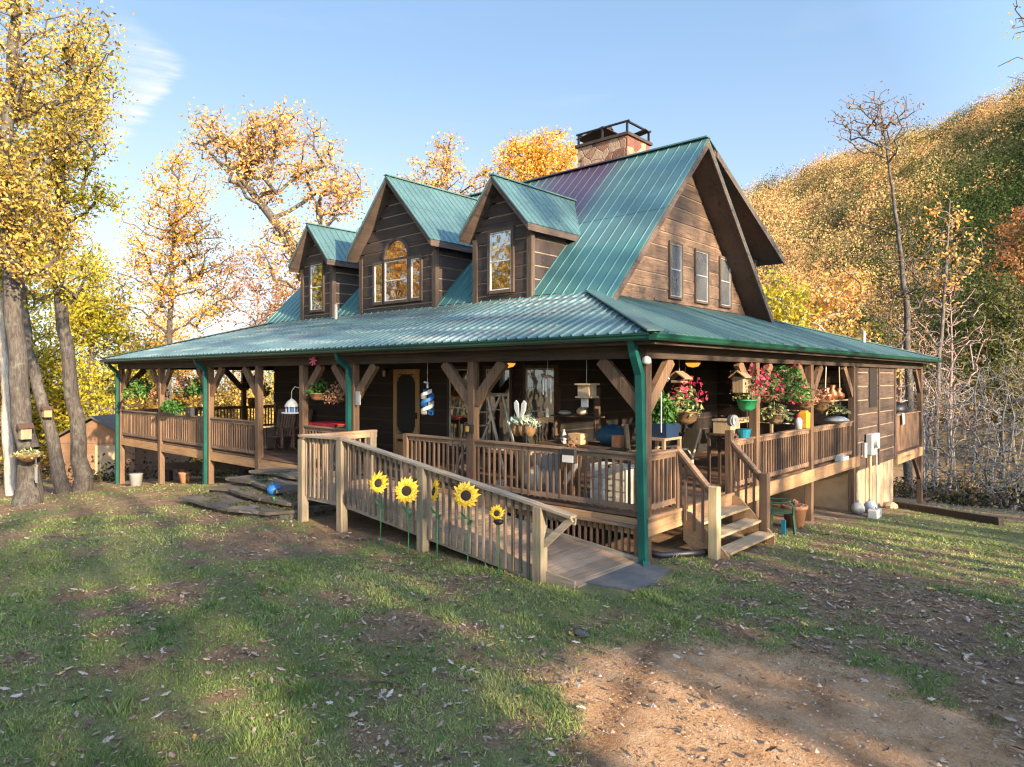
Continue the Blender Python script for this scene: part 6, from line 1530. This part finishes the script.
MB().lathe((x, y, z-.02), [(.17, 0), (.24, .42), (.27, .43), (.27, .50), (.23, .50), (.22, .46)], 20).build('pot', M['terra'], t, True); tuft('foliage', (x, y, z+.52), (.2, .2, .07), 60, .08, 'dry', t)
for (x, y, r, lb, nm, mt) in ((.25, 10.3, .17, 'round white jug on the ground nearest the footing', 'water_jug', 'cream'), (.3, 11.25, .17, 'round cream jug at the foot of the conduit', 'water_jug', 'white')):
    z = G(x, y); t = thing(nm, (x, y, z), lb, 'jug', 'pale jugs on the ground by the footing'); MB().ellip((x, y, z+r*.9), r, r, r, 14, 10, .03).build('body', M[mt], t, True); MB().lathe((x, y, z+r*1.8), [(.05, 0), (.04, .06)], 10).build('cap', M['lgrey'], t)
x, y = .72, 10.0; z = G(x, y); t = thing('water_can', (x, y, z), 'white rectangular can lying on the lawn edge', 'can'); MB().box(x-.12, x+.12, y-.22, y+.22, z-.01, z+.22).build('body', M['white'], t, bevel=.03); MB().tube([(x, y-.1, z+.22), (x, y-.05, z+.28), (x, y+.08, z+.28), (x, y+.12, z+.22)], .015, 6).build('handle', M['white'], t)
single(MB().ellip((.3, 13.4, G(.3, 13.4)+.08), .2, .25, .13, 10, 7, .1), 'stone', M['stucco'], 'pale stone at the corner of the footing', 'stone')
single(MB().beam((.25, 14.1, G(.25, 14.1)+.06), (3.15, 11.9, G(3.15, 11.9)+.10), .16, .22), 'retaining_timber', M['beamx'], 'long dark timber edging the lawn before the thicket', 'timber', loc=(1.7, 13, G(1.7, 13)))
single(MB().tube([(-.35, .30, .06), (.12, .36, .05), (.35, .75, .045), (.52, 1.0, .05)], .05, 8), 'drain_hose', M['rubber'], 'black corrugated drain hose under the porch corner', 'hose', smooth=True)
# west end of the porch: shed, bucket, logs
def shed():
    c = at(126, 480, 32); cx, cy = c[0], c[1]; z = G(cx, cy)-.1; t = thing('garden_shed', (cx, cy, z), 'small brown shed with dark gabled roof beyond the west porch', 'shed'); w, d, h = 1.75, 2.6, 2.05; rot = .75
    m = MB(); m.box(cx-w, cx+w, cy-d, cy+d, z, z+h); m.prism([(cx-w, cy-d, z+h), (cx+w, cy-d, z+h), (cx, cy-d, z+h+.95)], (0, 2*d, 0)); m.rotz(rot, (cx, cy)); m.build('wall', M['brick'], t)
    m = MB(); 
    for s in (-1, 1): m.prism([(cx+s*(w+.2), cy-d-.2, z+h-.06), (cx+s*(w+.2), cy+d+.2, z+h-.06), (cx, cy+d+.2, z+h+1.03), (cx, cy-d-.2, z+h+1.03)], (0, 0, .08))
    m.rotz(rot, (cx, cy)); m.build('roof', M['shroof'], t)
    m = MB(); m.box(cx+.1, cx+.95, cy-d-.04, cy-d-.0, z, z+1.9); m.rotz(rot, (cx, cy)); m.build('door', M['tan'], t)
    m = MB()
    for k in range(5): m.box(cx-w-.01, cx+w+.01, cy-d-.015, cy-d+.0, z+.4*k+.38, z+.4*k+.395)
    m.rotz(rot, (cx, cy)); m.build('siding_joint', M['shroof'], t)
shed()
p = onz(136, 496, -1.0); z = G(p[0], p[1]); t = thing('bucket', (p[0], p[1], z), 'pale bucket on the ground below the west porch', 'bucket')
MB().lathe((p[0], p[1], z-.01), [(.17, 0), (.2, .4), (.215, .41), (.19, .41)], 16).build('body', M['lgrey'], t, True); MB().tube([(p[0]-.2, p[1], z+.38), (p[0], p[1]-.12, z+.24), (p[0]+.2, p[1], z+.38)], .008, 5).build('handle', M['alu'], t)
single(MB().beam((-20.6, 1.0, G(-20.6, 1)+.55), (-15.3, 1.7, G(-15.3, 1.7)+.42), .22, .22), 'log_beam', M['beamx'], 'long log resting under the west porch', 'log', loc=(-18, 1.3, G(-18, 1.3)))
for x in (-20.2, -15.7): single(MB().lathe((x, 1.06+(.6 if x > -18 else 0), G(x, 1.3)-.1), [(.2, 0), (.19, .48)], 12), 'log_block', M['beamx'], 'round block holding the west end of the log' if x < -18 else 'round block holding the east end of the log', 'log', smooth=False)
p = onz(185, 490, -.8); z = G(p[0], p[1]); t = thing('flower_pot', (p[0], p[1], z), 'small reddish pot in the shade under the west porch', 'flower pot'); MB().lathe((p[0], p[1], z-.02), [(.13, 0), (.19, .34), (.21, .36), (.18, .36)], 16).build('pot', M['terra'], t, True)
# oddments on the stone steps
p = onz(275, 493, .34); t = thing('watering_can', (p[0], p[1], .34), 'bright blue plastic watering can on the stone steps', 'watering can'); x, y, z = p[0], p[1]-.02, .33
MB().lathe((x, y, z), [(.13, 0), (.15, .1), (.11, .17), (.05, .19)], 14).build('body', M['blue'], t, True); MB().tube([(x+.1, y, z+.06), (x+.24, y-.02, z+.16)], [.03, .02], 8).build('spout', M['blue'], t); MB().tube([(x-.13, y, z+.06), (x-.2, y, z+.16), (x-.08, y, z+.22), (x, y, z+.19)], .015, 6).build('handle', M['tealp'], t)
p = onz(274, 505, .2); t = thing('garden_trowel', (p[0], p[1], .2), 'green handled trowel lying on the lowest stone slab', 'trowel'); x, y = p[0], p[1]
MB().tube([(x-.05, y+.05, .20), (x+.08, y-.05, .36)], .022, 6).build('handle', M['green'], t); MB().beam((x-.05, y+.05, .20), (x-.2, y+.12, .195), .09, .012).build('blade', M['dgreen'], t)
# things fixed to the oak trunks
def on_trunk(px, py, dep): return at(px, py, dep)
p = at(25, 434, 16.6); t = thing('birdhouse', tuple(p), 'brown birdhouse nailed on the thick oak above its basket', 'birdhouse'); x, y, z = p
MB().box(x-.11, x+.11, y-.11, y+.11, z-.12, z+.14).build('wall', M['birdw'], t); MB().prism([(x-.18, y-.16, z+.14), (x+.18, y-.16, z+.14), (x, y-.16, z+.26)], (0, .32, 0)).build('roof', M['rock'], t)
p = at(28, 456, 16.55); t = thing('trunk_basket', tuple(p), 'mossy half basket of plants hung round the thick oak trunk', 'basket'); x, y, z = p
MB().lathe((x, y, z-.14), [(.1, 0), (.26, .12), (.32, .2), (.28, .2)], 14).build('pot', M['coco'], t, True); tuft('foliage', (x, y, z+.08), (.36, .36, .09), 200, .09, 'pale', t)
p = at(36, 468, 16.5); t = thing('wind_chime', tuple(p), 'pale wind chime under the basket on the thick oak', 'wind chime'); x, y, z = p
for k in range(4): MB().tube([(x-.07+.05*k, y, z+.05), (x-.07+.05*k, y, z-.30-.05*(k % 2))], .014, 6).build('chime_tube', M['alu'], t)
MB().box(x-.1, x+.1, y-.02, y+.02, z+.05, z+.08).build('top_plate', M['birdw'], t); hang_line(x, y, z+.08, z+.22, t)
p = at(47, 413, 20.5); t = thing('birdhouse', tuple(p), 'tiny red brown birdhouse on the slender leaning oak', 'birdhouse'); x, y, z = p
MB().box(x-.12, x+.12, y-.1, y+.1, z-.12, z+.1).build('wall', M['terra'], t); MB().prism([(x-.18, y-.14, z+.1), (x+.18, y-.14, z+.1), (x, y-.14, z+.2)], (0, .28, 0)).build('roof', M['rock'], t)
# a stick and a flat stone on the grass edge of the bare patch
p = onz(581, 634, .03); single(MB().ellip((p[0], p[1], G(p[0], p[1])+.03), .10, .05, .04, 10, 6, .12), 'stone', M['concrete'], 'pale flat stone at the edge of the bare patch', 'stone')
p = onz(385, 687, 0); single(MB().tube([(p[0]-.13, p[1]-.05, G(p[0], p[1])+.03), (p[0], p[1], G(p[0], p[1])+.045), (p[0]+.12, p[1]+.09, G(p[0], p[1])+.03)], [.008, .01, .006], 5), 'stick', M['beamx'], 'short dark stick lying on the front lawn', 'stick')
